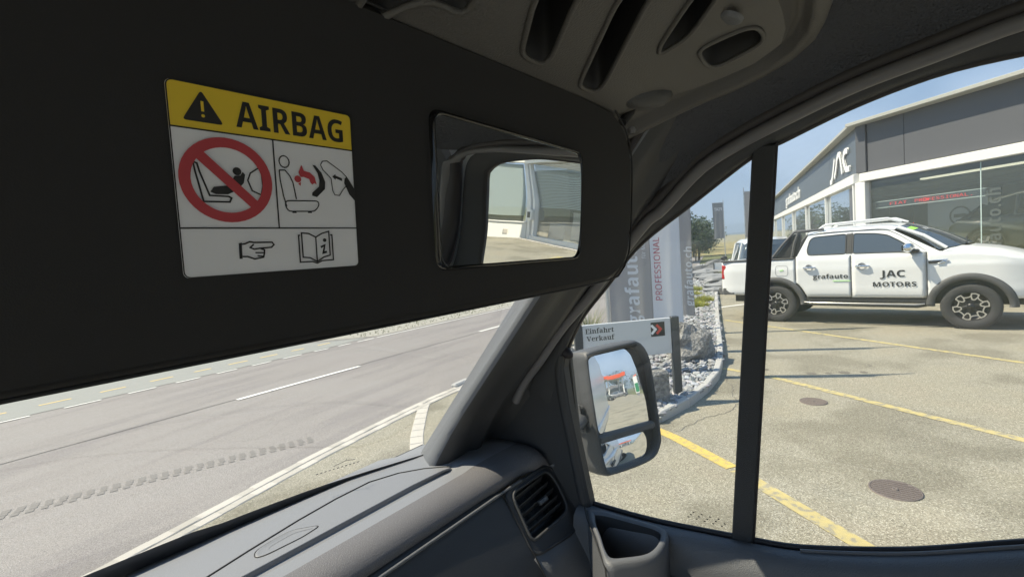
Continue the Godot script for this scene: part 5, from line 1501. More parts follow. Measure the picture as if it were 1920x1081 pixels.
func van_shell() -> void:
	# windscreen
	var base := resample([Vector3(-0.80, 1.44, -0.905), Vector3(-0.62, 1.44, -0.968), Vector3(-0.3, 1.44, -1.01), Vector3(-0.04, 1.44, -1.026), Vector3(0.24, 1.44, -1.012), Vector3(0.44, 1.44, -0.985), Vector3(0.56, 1.44, -0.955), Vector3(0.735, 1.44, -0.895)], 33)
	var rows := []
	for i in 13:
		var v := i / 12.0
		var row := []
		for j in 33:
			var b: Vector3 = base[j]
			var w := (b.x + 0.035) / 0.77
			row.append(Vector3(b.x + 0.035 - 0.04 * v * w - 0.035, lerpf(1.40, 2.13, v), b.z + lerpf(-0.035, 0.62 + 0.02 * w * w, v) + 0.012 * sin(v * PI)))
		rows.append(row)
	var ws := ob("windscreen", G.new().grid(rows), M.glass, van)
	var fr := []
	for k in [-0.9, 0.0, 0.3, 0.6]:
		fr.append(range(33).map(func(j): return rows[0][j].lerp(rows[1][j], k * (1.0 if j > 22 else 1.22)) + Vector3(0, 0.003, 0.004)))
	ob("frit_band", G.new().grid(fr), M.frit, ws)
	# small etched marks low on the screen
	var mk_ := G.new()
	var o3: Vector3 = rows[1][27] + Vector3(0.0, 0.030, 0.026)
	for st in [[0.0, 0.0, 0.022, 0.010], [0.022, 0.010, 0.044, 0.004], [0.022, 0.010, 0.022, 0.019]]:
		var dirx: Vector3 = (rows[1][28] - rows[1][27]).normalized()
		var diry: Vector3 = (rows[2][27] - rows[1][27]).normalized()
		mk_.tube([o3 + dirx * st[0] + diry * st[1], o3 + dirx * st[2] + diry * st[3]], 0.0006, 4)
	for k2 in 11:
		var dx: Vector3 = (rows[1][28] - rows[1][27]).normalized()
		mk_.box(o3 + dx * (-0.03 + k2 * 0.0085) - Vector3(0, 0.009, 0.008), Vector3(0.0045, 0.0016, 0.0006), Basis())
	ob("glass_etching", mk_, M.recess, ws)
	var ed := G.new().tube(rows.map(func(r): return r[32] + Vector3(-0.004, 0.0, 0.012)), 0.007, 6)
	ob("screen_edge", ed, M.rubber, ws)
	# shell around the cab: roof skin, sides, floor, bulkhead, all closed but for the windows
	var wh: Material = M.van_white
	ob("roof_skin", G.new().box(Vector3(-0.03, 2.42, 2.0), Vector3(1.80, 0.05, 4.6), Basis(), 0.02), wh, van)
	ob("floor", G.new().box(Vector3(-0.03, 0.62, 1.55), Vector3(1.76, 0.06, 5.2)), M.cab_light_grey, van)
	ob("firewall", G.new().box(Vector3(-0.03, 1.0, -1.03), Vector3(1.74, 0.78, 0.04)), M.recess, van)
	ob("header_skin", G.new().box(Vector3(-0.03, 2.28, -0.31), Vector3(1.62, 0.28, 0.06), Basis(Vector3.RIGHT, 0.35)), wh, van)
	# outer side with the window opening; the same again on the driver's side
	var hole := P2([-0.548, 1.31, -0.25, 1.318, 0.0, 1.36, 0.25, 1.43, 0.25, 2.02, 0.19, 2.10, -0.05, 2.085, -0.19, 2.035, -0.40, 1.90, -0.54, 1.75, -0.60, 1.665, -0.575, 1.50])
	var out := P2([-0.98, 0.62, -0.55, 0.48, 4.3, 0.48, 4.3, 2.30, 4.2, 2.42, -0.20, 2.42, -0.36, 2.14, -0.62, 1.83, -0.99, 1.42])
	var hc := Vector2(-0.15, 1.72)
	hole = hole.map(func(p): return hc + (p - hc) * 1.13)
	var open_door := P2([-0.56, 0.72, 0.46, 0.72, 0.46, 2.16, -0.05, 2.13, -0.40, 1.92, -0.60, 1.68])      # the driver's door stands open
	var sliding := P2([0.62, 0.66, 3.0, 0.66, 3.0, 2.28, 0.62, 2.28])      # and so does the sliding door behind it
	for s in [1.0, -1.0]:
		var xf := Transform3D(Basis(Vector3.BACK, Vector3.UP, Vector3.LEFT), Vector3(0.955 if s > 0 else -1.015, 0, 0))
		ob("body_side", G.new().holes(out, [hole] if s > 0 else [open_door, sliding], 0.0, 0.02, xf), wh, van)
	ob("pillar_backing", G.new().ext(P2([-0.555, 1.15, -0.578, 1.66, -0.60, 1.70, -0.72, 1.62, -0.98, 1.36, -0.98, 1.15]), 0.0, 0.01, Transform3D(Basis(Vector3.BACK, Vector3.UP, Vector3.LEFT), Vector3(0.915, 0, 0))), M.trim_dark, van)
	for sx in [0.42, -0.50]:
		ob("seat_cushion", G.new().box(Vector3(sx, 1.02, 0.22), Vector3(0.50, 0.16, 0.52), Basis(Vector3.RIGHT, 0.08), 0.05), M.seat_cloth, van)
		ob("seat_back", G.new().box(Vector3(sx, 1.40, 0.58), Vector3(0.48, 0.68, 0.14), Basis(Vector3.RIGHT, -0.18), 0.05), M.seat_cloth, van)
		ob("headrest", G.new().box(Vector3(sx, 1.82, 0.68), Vector3(0.27, 0.17, 0.10), Basis(Vector3.RIGHT, -0.1), 0.035), M.seat_cloth, van)
	ob("shoulder_line", G.new().tube([Vector3(0.955, 1.22, -0.9), Vector3(0.968, 1.22, 0.3), Vector3(0.97, 1.22, 4.2)], 0.03, 8, true), wh, van)
	ob("outer_handle", G.new().box(Vector3(0.985, 1.12, 0.12), Vector3(0.04, 0.05, 0.2), Basis(), 0.015), M.plastic_black, van)
	ob("door_gap", G.new().box(Vector3(0.957, 1.0, 0.36), Vector3(0.004, 0.95, 0.012)), M.seam, van)
	ob("rub_strip", G.new().box(Vector3(0.965, 0.80, 1.7), Vector3(0.03, 0.12, 5.0), Basis(), 0.01), M.plastic_grey, van)
	ob("rear_wall", G.new().box(Vector3(-0.03, 1.45, 4.3), Vector3(1.95, 1.95, 0.04)), wh, van)
	var hd := []
	for i in 7:
		var t := i / 6.0
		hd.append(range(9).map(func(j): 
			var w: float = -1.0 + j / 4.0
			return Vector3(-0.03 + w * (0.88 - 0.1 * t), 1.36 - 0.30 * t - 0.45 * t * t * t - 0.05 * w * w, -1.06 - 0.62 * t + 0.13 * w * w)))
	ob("bonnet", G.new().grid(hd), wh, van)
	for s in [1.0, -1.0]:
		for z in [-0.75, 3.2]:
			wheel(van, Vector3(-0.03 + s * 0.96, 0.36, z), s, 0.36, 0.22, 0.24, false)

func console_p(p: Vector2, up := 0.0) -> Vector3:
	return Vector3(p.x, 2.165 + 0.34 * p.y + up, p.y)

func van_roof() -> void:
	# roof lining: from the door seal up and across
	var seal := resample(yz(SEAL, 0.85), 40)
	var back := [Vector3(0.85, 2.134, 0.4), Vector3(0.85, 2.134, 0.84)]
	var rim: Array = seal.slice(10) + back
	var rows := []
	for p in rim:
		var row := []
		for q in [[0.0, 0.012], [-0.02, 0.030], [-0.045, 0.042], [-0.10, 0.062], [-0.17, 0.092], [-0.26, 0.125], [-0.40, 0.13], [-0.8, 0.13], [-1.2, 0.13], [-1.5, 0.09], [-1.75, 0.012]]:
			row.append(Vector3(p.x + q[0], minf(p.y + q[1], 2.235) , p.z - (0.02 if p.z < -0.3 else 0.0)))
		rows.append(row)
	var lining := ob("roof_lining", G.new().grid(rows), M.lining, van)
	ob("lining_pocket", G.new().box(Vector3(0.70, 2.222, 0.03), Vector3(0.10, 0.012, 0.075), Basis(Vector3.BACK, -0.42) * Basis(Vector3.RIGHT, 0.05), 0.005), M.lining, lining)
	var fr := []
	for p in [Vector3(0, 2.06, -0.41), Vector3(0, 2.10, -0.37), Vector3(0, 2.20, -0.30), Vector3(0, 2.235, -0.2)]:
		fr.append(range(9).map(func(j): return Vector3(-0.9 + j * 0.21, p.y, p.z + 0.06 * pow(absf(-1.0 + j / 4.0), 2.0))))
	ob("front_header", G.new().grid(fr), M.lining, van)
	# moulded overhead console with its openings
	var Gi := resample(P2([-1.2, -0.08, 0.3, -0.08, 0.50, -0.082, 0.565, -0.086, 0.63, -0.09, 0.675, -0.10, 0.688, -0.13, 0.655, -0.19, 0.60, -0.245, 0.565, -0.31]), 60)
	var Go := resample(P2([-1.2, -0.055, 0.3, -0.055, 0.53, -0.057, 0.60, -0.066, 0.68, -0.078, 0.725, -0.105, 0.728, -0.15, 0.70, -0.21, 0.672, -0.285, 0.652, -0.33]), 60)
	var Ee := resample(P2([-1.2, -0.028, 0.3, -0.030, 0.56, -0.033, 0.64, -0.042, 0.721, -0.062, 0.760, -0.094, 0.755, -0.158, 0.717, -0.221, 0.690, -0.307, 0.675, -0.35]), 60)
	var slots := [
		[0.20, -0.30, 0.236, -0.245, 0.275, -0.247, 0.262, -0.215, 0.235, -0.12, 0.19, -0.12],
		[0.30, -0.12, 0.309, -0.205, 0.348, -0.250, 0.358, -0.255, 0.383, -0.256, 0.389, -0.247, 0.345, -0.19, 0.345, -0.12],
		[0.36, -0.11, 0.385, -0.176, 0.456, -0.256, 0.468, -0.260, 0.494, -0.259, 0.494, -0.247, 0.412, -0.158, 0.40, -0.11],
		[0.44, -0.108, 0.457, -0.139, 0.497, -0.185, 0.513, -0.189, 0.518, -0.16, 0.483, -0.122, 0.47, -0.108],
		[0.562, -0.165, 0.557, -0.155, 0.577, -0.119, 0.598, -0.110, 0.631, -0.111, 0.641, -0.121, 0.630, -0.160, 0.612, -0.169],
		[0.02, -0.30, 0.09, -0.30, 0.09, -0.12, 0.02, -0.12], [-0.12, -0.30, -0.05, -0.30, -0.05, -0.12, -0.12, -0.12]]
	var hs := slots.map(func(s): return round_poly(P2(s), 0.016, 3))
	var outer := Gi.slice(8) + P2([0.55, -0.345, -0.9, -0.345]) 
	var xf := Transform3D(Basis(Vector3.RIGHT, Vector3(0, 0.34, 1), Vector3(0, -1, 0)), Vector3(0, 2.165, 0))
	var con := ob("overhead_console", G.new().holes(outer, hs, -0.004, 0.0, xf), M.console, van)
	var g := G.new()
	var ring := []
	for q in [[Gi, 0.0, 0.0], [Gi, 0.25, 0.006], [Gi, 0.6, 0.018], [Go, 0.0, 0.016], [Go, 0.2, 0.004], [Go, 0.4, 0.0], [Go, 0.85, 0.001], [Go, 1.0, 0.010], [Go, 1.02, 0.06]]:
		var row := []
		for i in 60:
			var a: Vector2 = Gi[i] if q[0] == Gi else Go[i]
			var b: Vector2 = Go[i] if q[0] == Gi else Ee[i]
			row.append(console_p(a.lerp(b, q[1]), q[2]))
		ring.append(row)
	ob("console_lip", g.grid(ring), M.console, con)
	for h in hs:
		g = G.new()
		var wall := [[], [], []]
		var c := Vector2.ZERO
		for p in h: c += p / h.size()
		for p in h + [h[0]]:
			wall[0].append(console_p(p, 0.0)); wall[1].append(console_p(c + (p - c) * 0.95, 0.006)); wall[2].append(console_p(c + (p - c) * 0.9, 0.06))
		g.grid(wall)
		g.flat(h.map(func(p): return c + (p - c) * 0.93), Transform3D(xf.basis, xf.origin + Vector3(0, 0.058, 0)))
		ob("slot", g, M.recess, con)
		var lp := G.new()
		lp.tube((h + [h[0]]).map(func(p): return console_p(c + (p - c) * 1.01, -0.0005)), 0.0028, 6, false)
		ob("slot_edge", lp, M.console, con)
	ob("push_button", G.new().lathe([Vector2(0.0205, 0.0), Vector2(0.019, -0.003), Vector2(0.013, -0.0042), Vector2(0.001, -0.0036)], Transform3D(Basis(Vector3.RIGHT, 0.32) * Basis.from_scale(Vector3(0.9, 1, 0.62)), console_p(Vector2(0.534, -0.124), 0.0)), 20), M.trim_grey, con)
	ob("visor_socket", G.new().blob(console_p(Vector2(0.595, -0.245), 0.01), Vector3(0.045, 0.018, 0.024), Basis(Vector3.UP, -0.5), 3, 0.02, 8, 16), M.trim_dark, con)

func van_visor() -> void:
	var o := MeshInstance3D.new()
	var top := Vector3(0, 2.077, -0.27)
	var shape := P2([-0.14, 0.0, 0.50, 0.0, 0.565, -0.004, 0.60, -0.022, 0.619, -0.055, 0.620, -0.12, 0.615, -0.175, 0.600, -0.203, 0.555, -0.2185, 0.30, -0.2215, 0.0, -0.2225, -0.14, -0.223])
	o.mesh = G.new().ext(round_poly(shape, 0.02, 4), -0.022, 0.0, Transform3D(), 0.006).done(M.visor_cloth)
	o.name = "sun_visor"; van.add_child(o, true)
	o.transform = Transform3D(Basis(Vector3.RIGHT, deg_to_rad(4.0)), top)
	ob("visor_seam", G.new().tube((resample(shape + [shape[0]], 80)).map(func(p): return Vector3(p.x * 0.992 + 0.002, p.y * 0.985 - 0.0015, 0.0002)), 0.0012, 5, false), M.recess, o)
	ob("visor_arm", G.new().tube([Vector3(0.60, -0.012, -0.006), Vector3(0.618, 0.004, -0.004), Vector3(0.628, 0.03, 0.0), Vector3(0.63, 0.05, 0.004)], [0.006, 0.007, 0.009, 0.009], 8), M.recess, o)
	ob("arm_tip", G.new().lathe([Vector2(0.004, -0.004), Vector2(0.0055, 0), Vector2(0.004, 0.004)], Transform3D(Basis(), Vector3(0.612, -0.022, 0.002)), 10), M.seal, o)
	# mirror let into the visor
	var mo := round_poly(P2([0.257, -0.062, 0.478, -0.068, 0.472, -0.184, 0.259, -0.182]), 0.012, 5)
	var c := Vector2(0.367, -0.124)
	var rr := [[], [], [], []]
	for p in mo + [mo[0]]:
		var e: Vector2 = (p - c)
		var tz := 0.0012
		rr[0].append(Vector3(c.x + e.x * 1.03, c.y + e.y * 1.05, 0.0)); rr[1].append(Vector3(c.x + e.x * 1.012, c.y + e.y * 1.02, 0.003 + tz))
		rr[2].append(Vector3(c.x + e.x * 0.998, c.y + e.y * 0.998, 0.0026 + tz)); rr[3].append(Vector3(c.x + e.x * 0.992, c.y + e.y * 0.99, 0.0012 + tz))
	ob("mirror_frame", G.new().grid(rr), M.piano_black, o)
	# the pane is a little wavy towards its upper left edge
	var pane := []
	for i in 25:
		var row := []
		for j in 37:
			var u := j / 36.0; var v := i / 24.0
			var x := lerpf(lerpf(0.257, 0.478, u), lerpf(0.259, 0.472, u), v)
			var y := lerpf(lerpf(-0.062, -0.068, u), lerpf(-0.182, -0.184, u), v)
			var k := 0.0
			k += 0.00055 * exp(-pow((u - 0.0) / 0.14, 2.0)) + 0.0004 * exp(-pow(v / 0.16, 2.0))
			k += 0.00002 * sin(u * 19.0 + v * 5.0) + 0.00002 * sin(v * 17.0 - u * 4.0)
			row.append(Vector3(c.x + (x - c.x) * 0.992, c.y + (y - c.y) * 0.99, 0.0024 + 0.0072 * v - 0.0080 * v * v - k))
		pane.append(row)
	ob("vanity_mirror", G.new().grid(pane), M.mirror, o)
	warning_label(o)

func warning_label(visor: Node3D) -> void:
	var W := 0.102; var H := 0.0985
	var xf := Transform3D(Basis.from_scale(Vector3(W, -H, 1)), Vector3(0.0835, -0.0775, 0.0006))
	var z := 0.0003
	var card := ob("warning_label", G.new().flat(rrect(0, 0, 1, 1, 0.03), xf, 0), M.print_white, visor)
	var gy := G.new(); var gb := G.new(); var gr := G.new(); var gw := G.new(); var gb2 := G.new()
	var yl := rrect(0, 0, 1, 1, 0.03).filter(func(p): return p.y < 0.5)
	gy.flat([Vector2(0, 0.231)] + [Vector2(0, 0.03), Vector2(0.009, 0.009), Vector2(0.03, 0.0), Vector2(0.97, 0.0), Vector2(0.991, 0.009), Vector2(1, 0.03), Vector2(1, 0.231)], xf, z)
	gb.stroke(P2([0, 0.231, 1, 0.231]), 0.008, xf, z * 2)
	gb.stroke(P2([0.492, 0.235, 0.492, 0.74]), 0.008, xf, z * 2)
	gb.stroke(P2([0, 0.74, 1, 0.742]), 0.008, xf, z * 2)
	gb.stroke(rrect(0.003, 0.003, 0.997, 0.997, 0.03), 0.006, xf, z * 2, true)
	gb.flat(round_poly(P2([0.151, 0.030, 0.245, 0.192, 0.058, 0.192]), 0.02, 4), xf, z * 2)
	gy.stroke(P2([0.151, 0.086, 0.151, 0.138]), 0.013, xf, z * 3)
	gy.flat(circle(Vector2(0.151, 0.160), 0.0085, 10), xf, z * 3)
	var tm := lettering("AIRBAG", 0.138, true)
	var ab := tm.get_aabb()
	var k := 0.63 / ab.size.x
	gb.text(tm, xf * Transform3D(Basis.from_scale(Vector3(k, -1, 1)), Vector3(0.306 - ab.position.x * k, 0.189, z * 2)))
	# left field: rear-facing child seat, crossed out
	gb.stroke(P2([0.087, 0.398, 0.104, 0.405, 0.112, 0.446, 0.149, 0.568, 0.239, 0.569, 0.252, 0.577, 0.242, 0.599, 0.119, 0.601, 0.092, 0.443]), 0.009, xf, z * 2, true)
	gb.flat(circle(Vector2(0.290, 0.430), 0.022, 14), xf, z * 2)
	gb.flat(P2([0.153, 0.548, 0.172, 0.521, 0.25, 0.508, 0.275, 0.455, 0.305, 0.452, 0.318, 0.430, 0.330, 0.445, 0.320, 0.490, 0.288, 0.530, 0.236, 0.558, 0.178, 0.560]), xf, z * 2)
	gb.stroke(P2([0.402, 0.401, 0.357, 0.434, 0.341, 0.475, 0.36, 0.531, 0.406, 0.552]), 0.008, xf, z * 2)
	gb.stroke(P2([0.402, 0.401, 0.415, 0.43, 0.418, 0.50, 0.406, 0.552]), 0.006, xf, z * 2)
	gr.stroke(circle(Vector2(0.243, 0.483), 0.200, 44), 0.052, xf, z * 3, true)
	gr.stroke(P2([0.107, 0.350, 0.372, 0.614]), 0.052, xf, z * 3.4)
	# right field: seat, child thrown back, opening bag
	gb.stroke(circle(Vector2(0.548, 0.350), 0.034, 16).map(func(p): return Vector2((p.x - 0.548) * 0.85 + 0.548, p.y)), 0.007, xf, z * 2, true)
	gb.stroke(P2([0.516, 0.402, 0.549, 0.399, 0.575, 0.43, 0.591, 0.468, 0.605, 0.566]), 0.007, xf, z * 2)
	gb.stroke(P2([0.516, 0.402, 0.518, 0.46, 0.53, 0.55, 0.545, 0.612]), 0.007, xf, z * 2)
	gb.stroke(round_poly(P2([0.543, 0.578, 0.74, 0.572, 0.745, 0.60, 0.715, 0.637, 0.553, 0.641, 0.536, 0.605]), 0.02, 3), 0.007, xf, z * 2, true)
	gb.stroke(P2([0.575, 0.645, 0.60, 0.645]), 0.010, xf, z * 2)
	gb.stroke(P2([0.67, 0.643, 0.695, 0.643]), 0.010, xf, z * 2)
	gr.flat(circle(Vector2(0.622, 0.445), 0.021, 12), xf, z * 2)
	gr.flat(P2([0.640, 0.432, 0.628, 0.405, 0.650, 0.358, 0.662, 0.392, 0.700, 0.400, 0.728, 0.425, 0.738, 0.470, 0.722, 0.462, 0.712, 0.472, 0.700, 0.464, 0.692, 0.440, 0.66, 0.430]), xf, z * 2)
	gr.flat(P2([0.622, 0.472, 0.640, 0.462, 0.636, 0.486]), xf, z * 2)
	gb.flat(P2([0.718, 0.351, 0.737, 0.353, 0.775, 0.395, 0.795, 0.45, 0.79, 0.495, 0.735, 0.548, 0.704, 0.540, 0.706, 0.522, 0.752, 0.482, 0.758, 0.445, 0.748, 0.40]), xf, z * 2)
	gb.stroke(P2([0.771, 0.345, 0.785, 0.322, 0.815, 0.316, 0.913, 0.377, 0.950, 0.412]), 0.006, xf, z * 2)
	gb.stroke(P2([0.771, 0.345, 0.785, 0.375, 0.836, 0.425, 0.842, 0.50, 0.855, 0.528, 0.887, 0.530, 0.915, 0.49, 0.945, 0.46]), 0.006, xf, z * 2)
	gb.flat(P2([0.945, 0.402, 0.965, 0.43, 0.996, 0.48, 0.996, 0.56, 0.958, 0.52, 0.925, 0.448, 0.93, 0.42]), xf, z * 2)
	gb.flat(P2([0.845, 0.412, 0.868, 0.394, 0.868, 0.404, 0.912, 0.418, 0.912, 0.436, 0.868, 0.421, 0.866, 0.432]), xf, z * 2)
	# lower field: pointing hand and manual
	gb.flat(P2([0.268, 0.824, 0.284, 0.821, 0.281, 0.912, 0.266, 0.911]), xf, z * 2)
	gb.stroke(P2([0.284, 0.830, 0.300, 0.828, 0.325, 0.817, 0.345, 0.822, 0.445, 0.823, 0.455, 0.837, 0.440, 0.852, 0.376, 0.856]), 0.0085, xf, z * 2)
	gb.stroke(P2([0.345, 0.832, 0.325, 0.850, 0.345, 0.860, 0.376, 0.856, 0.400, 0.866, 0.398, 0.885, 0.392, 0.908, 0.345, 0.916, 0.308, 0.900, 0.282, 0.899]), 0.0085, xf, z * 2)
	gb.stroke(P2([0.35, 0.880, 0.398, 0.882]), 0.007, xf, z * 2)
	gb.stroke(P2([0.36, 0.898, 0.392, 0.903]), 0.007, xf, z * 2)
	gb.stroke(P2([0.621, 0.771, 0.665, 0.775, 0.709, 0.798, 0.750, 0.775, 0.797, 0.762, 0.797, 0.915, 0.755, 0.925, 0.709, 0.952, 0.665, 0.925, 0.621, 0.920]), 0.0085, xf, z * 2, true)
	gb.stroke(P2([0.709, 0.798, 0.709, 0.952]), 0.008, xf, z * 2)
	gb.stroke(P2([0.612, 0.785, 0.602, 0.785, 0.602, 0.950, 0.68, 0.950, 0.709, 0.962, 0.74, 0.948, 0.817, 0.946, 0.817, 0.785, 0.805, 0.785]), 0.0085, xf, z * 2)
	gb.flat(circle(Vector2(0.766, 0.818), 0.012, 12), xf, z * 2)
	gb.stroke(P2([0.738, 0.862, 0.764, 0.850, 0.752, 0.898, 0.776, 0.892]), 0.014, xf, z * 2)
	ob("print_yellow", gy, M.print_yellow, card); ob("print_black", gb, M.print_black, card); ob("print_red", gr, M.print_red, card)

func van_dash() -> void:
	# padded top: cross-sections (z, y) at several x
	var A := [-1.05, 1.400, -0.95, 1.432, -0.86, 1.438, -0.795, 1.4385, -0.7935, 1.4300, -0.772, 1.4295, -0.7705, 1.4365, -0.735, 1.4405, -0.708, 1.4400, -0.688, 1.4330, -0.672, 1.4220, -0.6665, 1.409, -0.675, 1.398]
	var B := [-1.00, 1.412, -0.93, 1.434, -0.86, 1.440, -0.800, 1.4415, -0.7935, 1.4415, -0.772, 1.4425, -0.7600, 1.4435, -0.732, 1.4450, -0.705, 1.4440, -0.684, 1.4370, -0.668, 1.4270, -0.6600, 1.415, -0.668, 1.402]
	var C := [-0.96, 1.412, -0.90, 1.435, -0.85, 1.443, -0.800, 1.447, -0.780, 1.449, -0.760, 1.450, -0.742, 1.4515, -0.715, 1.4535, -0.688, 1.4540, -0.666, 1.4515, -0.648, 1.4440, -0.636, 1.430, -0.640, 1.415]
	var D := [-0.94, 1.405, -0.88, 1.428, -0.83, 1.437, -0.785, 1.442, -0.765, 1.444, -0.745, 1.4445, -0.727, 1.4445, -0.700, 1.4440, -0.674, 1.4400, -0.655, 1.4320, -0.640, 1.4200, -0.628, 1.402, -0.630, 1.39]
	var rows := []
	for s in [[-0.96, A], [-0.3, A], [0.2, A], [0.45, A], [0.60, A], [0.694, A], [0.716, B], [0.76, B], [0.80, B], [0.83, C], [0.855, C], [0.872, D]]:
		rows.append(range(13).map(func(k): return Vector3(s[0], s[1][k * 2 + 1], s[1][k * 2])))
	# light moulded part and grained pad meet along the ridge
	var top_rows := rows.map(func(r): return r.slice(0, 8))
	var pad_rows := rows.map(func(r): return r.slice(7))
	var dash := ob("dashboard", G.new().grid(top_rows, false, false), M.dash_top, van)
	dash.mesh = smooth_strips(top_rows, [3, 4, 5, 6], M.dash_top)
	ob("dash_pad", G.new().grid(pad_rows), M.dash_pad, dash)
	var low := []
	for i in 33:
		var x := lerpf(-0.95, 0.80, i / 32.0)
		var zb := -0.98 if absf(x + 0.03) < 0.6 else lerpf(-0.98, -0.90, (absf(x + 0.03) - 0.6) / 0.25)
		low.append([Vector3(x, 1.415, zb - 0.03), Vector3(x, 1.43, zb + 0.03)])
	# lid of the storage box, proud of the moulding, with its grip
	var lid := P2([-0.30, -0.793, -0.30, -0.85, -0.05, -0.845, 0.12, -0.842, 0.241, -0.850, 0.33, -0.866, 0.42, -0.882, 0.50, -0.889, 0.57, -0.888, 0.62, -0.868, 0.66, -0.838, 0.69, -0.805, 0.704, -0.779, 0.69, -0.786, 0.60, -0.794])
	lid = P2([-0.45, -0.7945, -0.45, -0.80, -0.10, -0.80, 0.10, -0.815, 0.20, -0.833, 0.30, -0.856, 0.396, -0.875, 0.48, -0.886, 0.56, -0.888, 0.62, -0.866, 0.665, -0.832, 0.694, -0.797, 0.700, -0.783, 0.68, -0.789, 0.60, -0.7945])
	var lx := flat_xf(0)
	var lo := ob("dash_lid", G.new().ext(lid, -1.4392, -1.4340, lx, 0.0008), M.dash_top, dash)
	ob("lid_seam", G.new().tube(lid.slice(1, 13).map(func(p): return Vector3(p.x, 1.4386, p.y - 0.0026)), 0.0021, 5, false), M.recess, dash)
	var grip := round_poly(P2([0.296, -0.826, 0.305, -0.846, 0.345, -0.853, 0.372, -0.853, 0.410, -0.822, 0.372, -0.815, 0.31, -0.818]), 0.012, 4)
	var gc := Vector2(0.352, -0.834)
	var gr := [[], [], [], []]
	for p in grip + [grip[0]]:
		var e: Vector2 = p - gc
		gr[0].append(v3(gc + e, 1.4393)); gr[1].append(v3(gc + e * 0.96, 1.4405)); gr[2].append(v3(gc + e * 0.9, 1.4398)); gr[3].append(v3(gc + e * Vector2(0.72, 0.55) + Vector2(0.006, 0.004), 1.4396))
	var gg := ob("lid_grip", G.new().grid(gr), M.dash_top, dash)
	gg.name = "lid_grip"
	ob("grip_line", G.new().tube((grip + [grip[0]]).map(func(p): return v3(gc + (p - gc) * 1.01, 1.4394)), 0.0011, 5, false), M.recess, dash)
	# front face below the pad
	var f := []
	for i in 12:
		var x := lerpf(-0.96, 0.722, i / 11.0)
		f.append([Vector3(x, 1.412, -0.690), Vector3(x, 1.404, -0.668), Vector3(x, 1.398, -0.6575), Vector3(x, 1.390, -0.650), Vector3(x, 1.28, -0.572), Vector3(x, 1.16, -0.49), Vector3(x, 1.05, -0.44), Vector3(x, 0.9, -0.50)])
	ob("front_panel", G.new().grid(f), M.dash_dark, dash)
	ob("panel_lip", G.new().tube([Vector3(-0.96, 1.3975, -0.657), Vector3(0.40, 1.3985, -0.6575), Vector3(0.722, 1.402, -0.656), Vector3(0.78, 1.408, -0.648)], 0.0032, 6), M.trim_grey, dash)
	# air vent: frame plane leans back and turns a little to the cab
	var n := Vector3(-0.2, 0.7, 1).normalized()
	var vx := Vector3(1, 0, 0.2).normalized()
	var vy := n.cross(vx).normalized()
	var o0 := Vector3(0.727, 1.401, -0.655)
	var vf := Transform3D(Basis(vx, vy, n), o0)
	var loc := func(p: Vector3) -> Vector2:
		var q := vf.affine_inverse() * p
		return Vector2(q.x, q.y)
	var fo := []; var fi := []
	for p in [[0.728, 1.400, -0.654], [0.862, 1.415, -0.634], [0.872, 1.395, -0.616], [0.868, 1.306, -0.560], [0.835, 1.290, -0.554], [0.722, 1.290, -0.578]]: fo.append(loc.call(V(p)))
	for p in [[0.744, 1.394, -0.644], [0.852, 1.403, -0.631], [0.860, 1.380, -0.612], [0.854, 1.335, -0.582], [0.838, 1.325, -0.578], [0.734, 1.312, -0.592]]: fi.append(loc.call(V(p)))
	fo = round_poly(fo, 0.022, 4); fi = round_poly(fi, 0.016, 4)
	var cn := Vector2.ZERO
	for p in fi: cn += p / fi.size()
	var vent := ob("air_vent", G.new().holes(fo, [fi], -0.004, 0.001, vf), M.dash_dark, dash)
	var tn := []
	for q in [[1.0, 0.002], [0.985, -0.006], [0.93, -0.045]]:
		tn.append((fi + [fi[0]]).map(func(p): return vf * Vector3(cn.x + (p.x - cn.x) * q[0], cn.y + (p.y - cn.y) * q[0], q[1])))
	ob("vent_throat", G.new().grid(tn), M.vent_black, dash)
	ob("vent_back", G.new().flat(fi.map(func(p): return cn + (p - cn) * 0.94), vf, -0.044), M.vent_black, dash)
	ob("vent_rim", G.new().tube((fi + [fi[0]]).map(func(p): return vf * Vector3(cn.x + (p.x - cn.x) * 1.03, cn.y + (p.y - cn.y) * 1.04, 0.002)), 0.0035, 6, false), M.trim_dark, dash)
	ob("vent_hood", G.new().tube((fo + [fo[0]]).map(func(p): return vf * Vector3(p.x, p.y, -0.002)), 0.0045, 6, false), M.dash_dark, dash)
	for q in [[0.744, 1.382, -0.639, 0.838, 1.395, -0.629], [0.740, 1.366, -0.628, 0.845, 1.382, -0.619], [0.737, 1.352, -0.619, 0.849, 1.368, -0.608], [0.737, 1.338, -0.609, 0.849, 1.354, -0.598], [0.735, 1.326, -0.601, 0.849, 1.341, -0.589]]:
		var a := Vector3(q[0], q[1], q[2]); var b := Vector3(q[3], q[4], q[5])
		var d := (b - a).normalized()
		var bb := Basis(d, vy, d.cross(vy)).orthonormalized() * Basis(Vector3.RIGHT, -0.5)
		ob("slat", G.new().box((a + b) / 2 - n * 0.008, Vector3(a.distance_to(b), 0.0016, 0.017), bb, 0.0006), M.slat_grey, dash)
	for i in 5:
		var t := (i + 0.7) / 5.6
		var p0 := Vector3(lerpf(0.744, 0.838, t), lerpf(1.386, 1.398, t), lerpf(-0.642, -0.632, t)); var p1 := Vector3(lerpf(0.735, 0.849, t), lerpf(1.32, 1.336, t), lerpf(-0.598, -0.586, t))
		ob("vane", G.new().tube([p0 - n * 0.028, p1 - n * 0.028], 0.0012, 5), M.vent_black, dash)
	ob("vent_knob", G.new().box(Vector3(0.803, 1.361, -0.611) + n * 0.002, Vector3(0.026, 0.011, 0.012), Basis(vx, vy, n) * Basis(Vector3.BACK, 0.14), 0.002), M.slat_grey, dash)
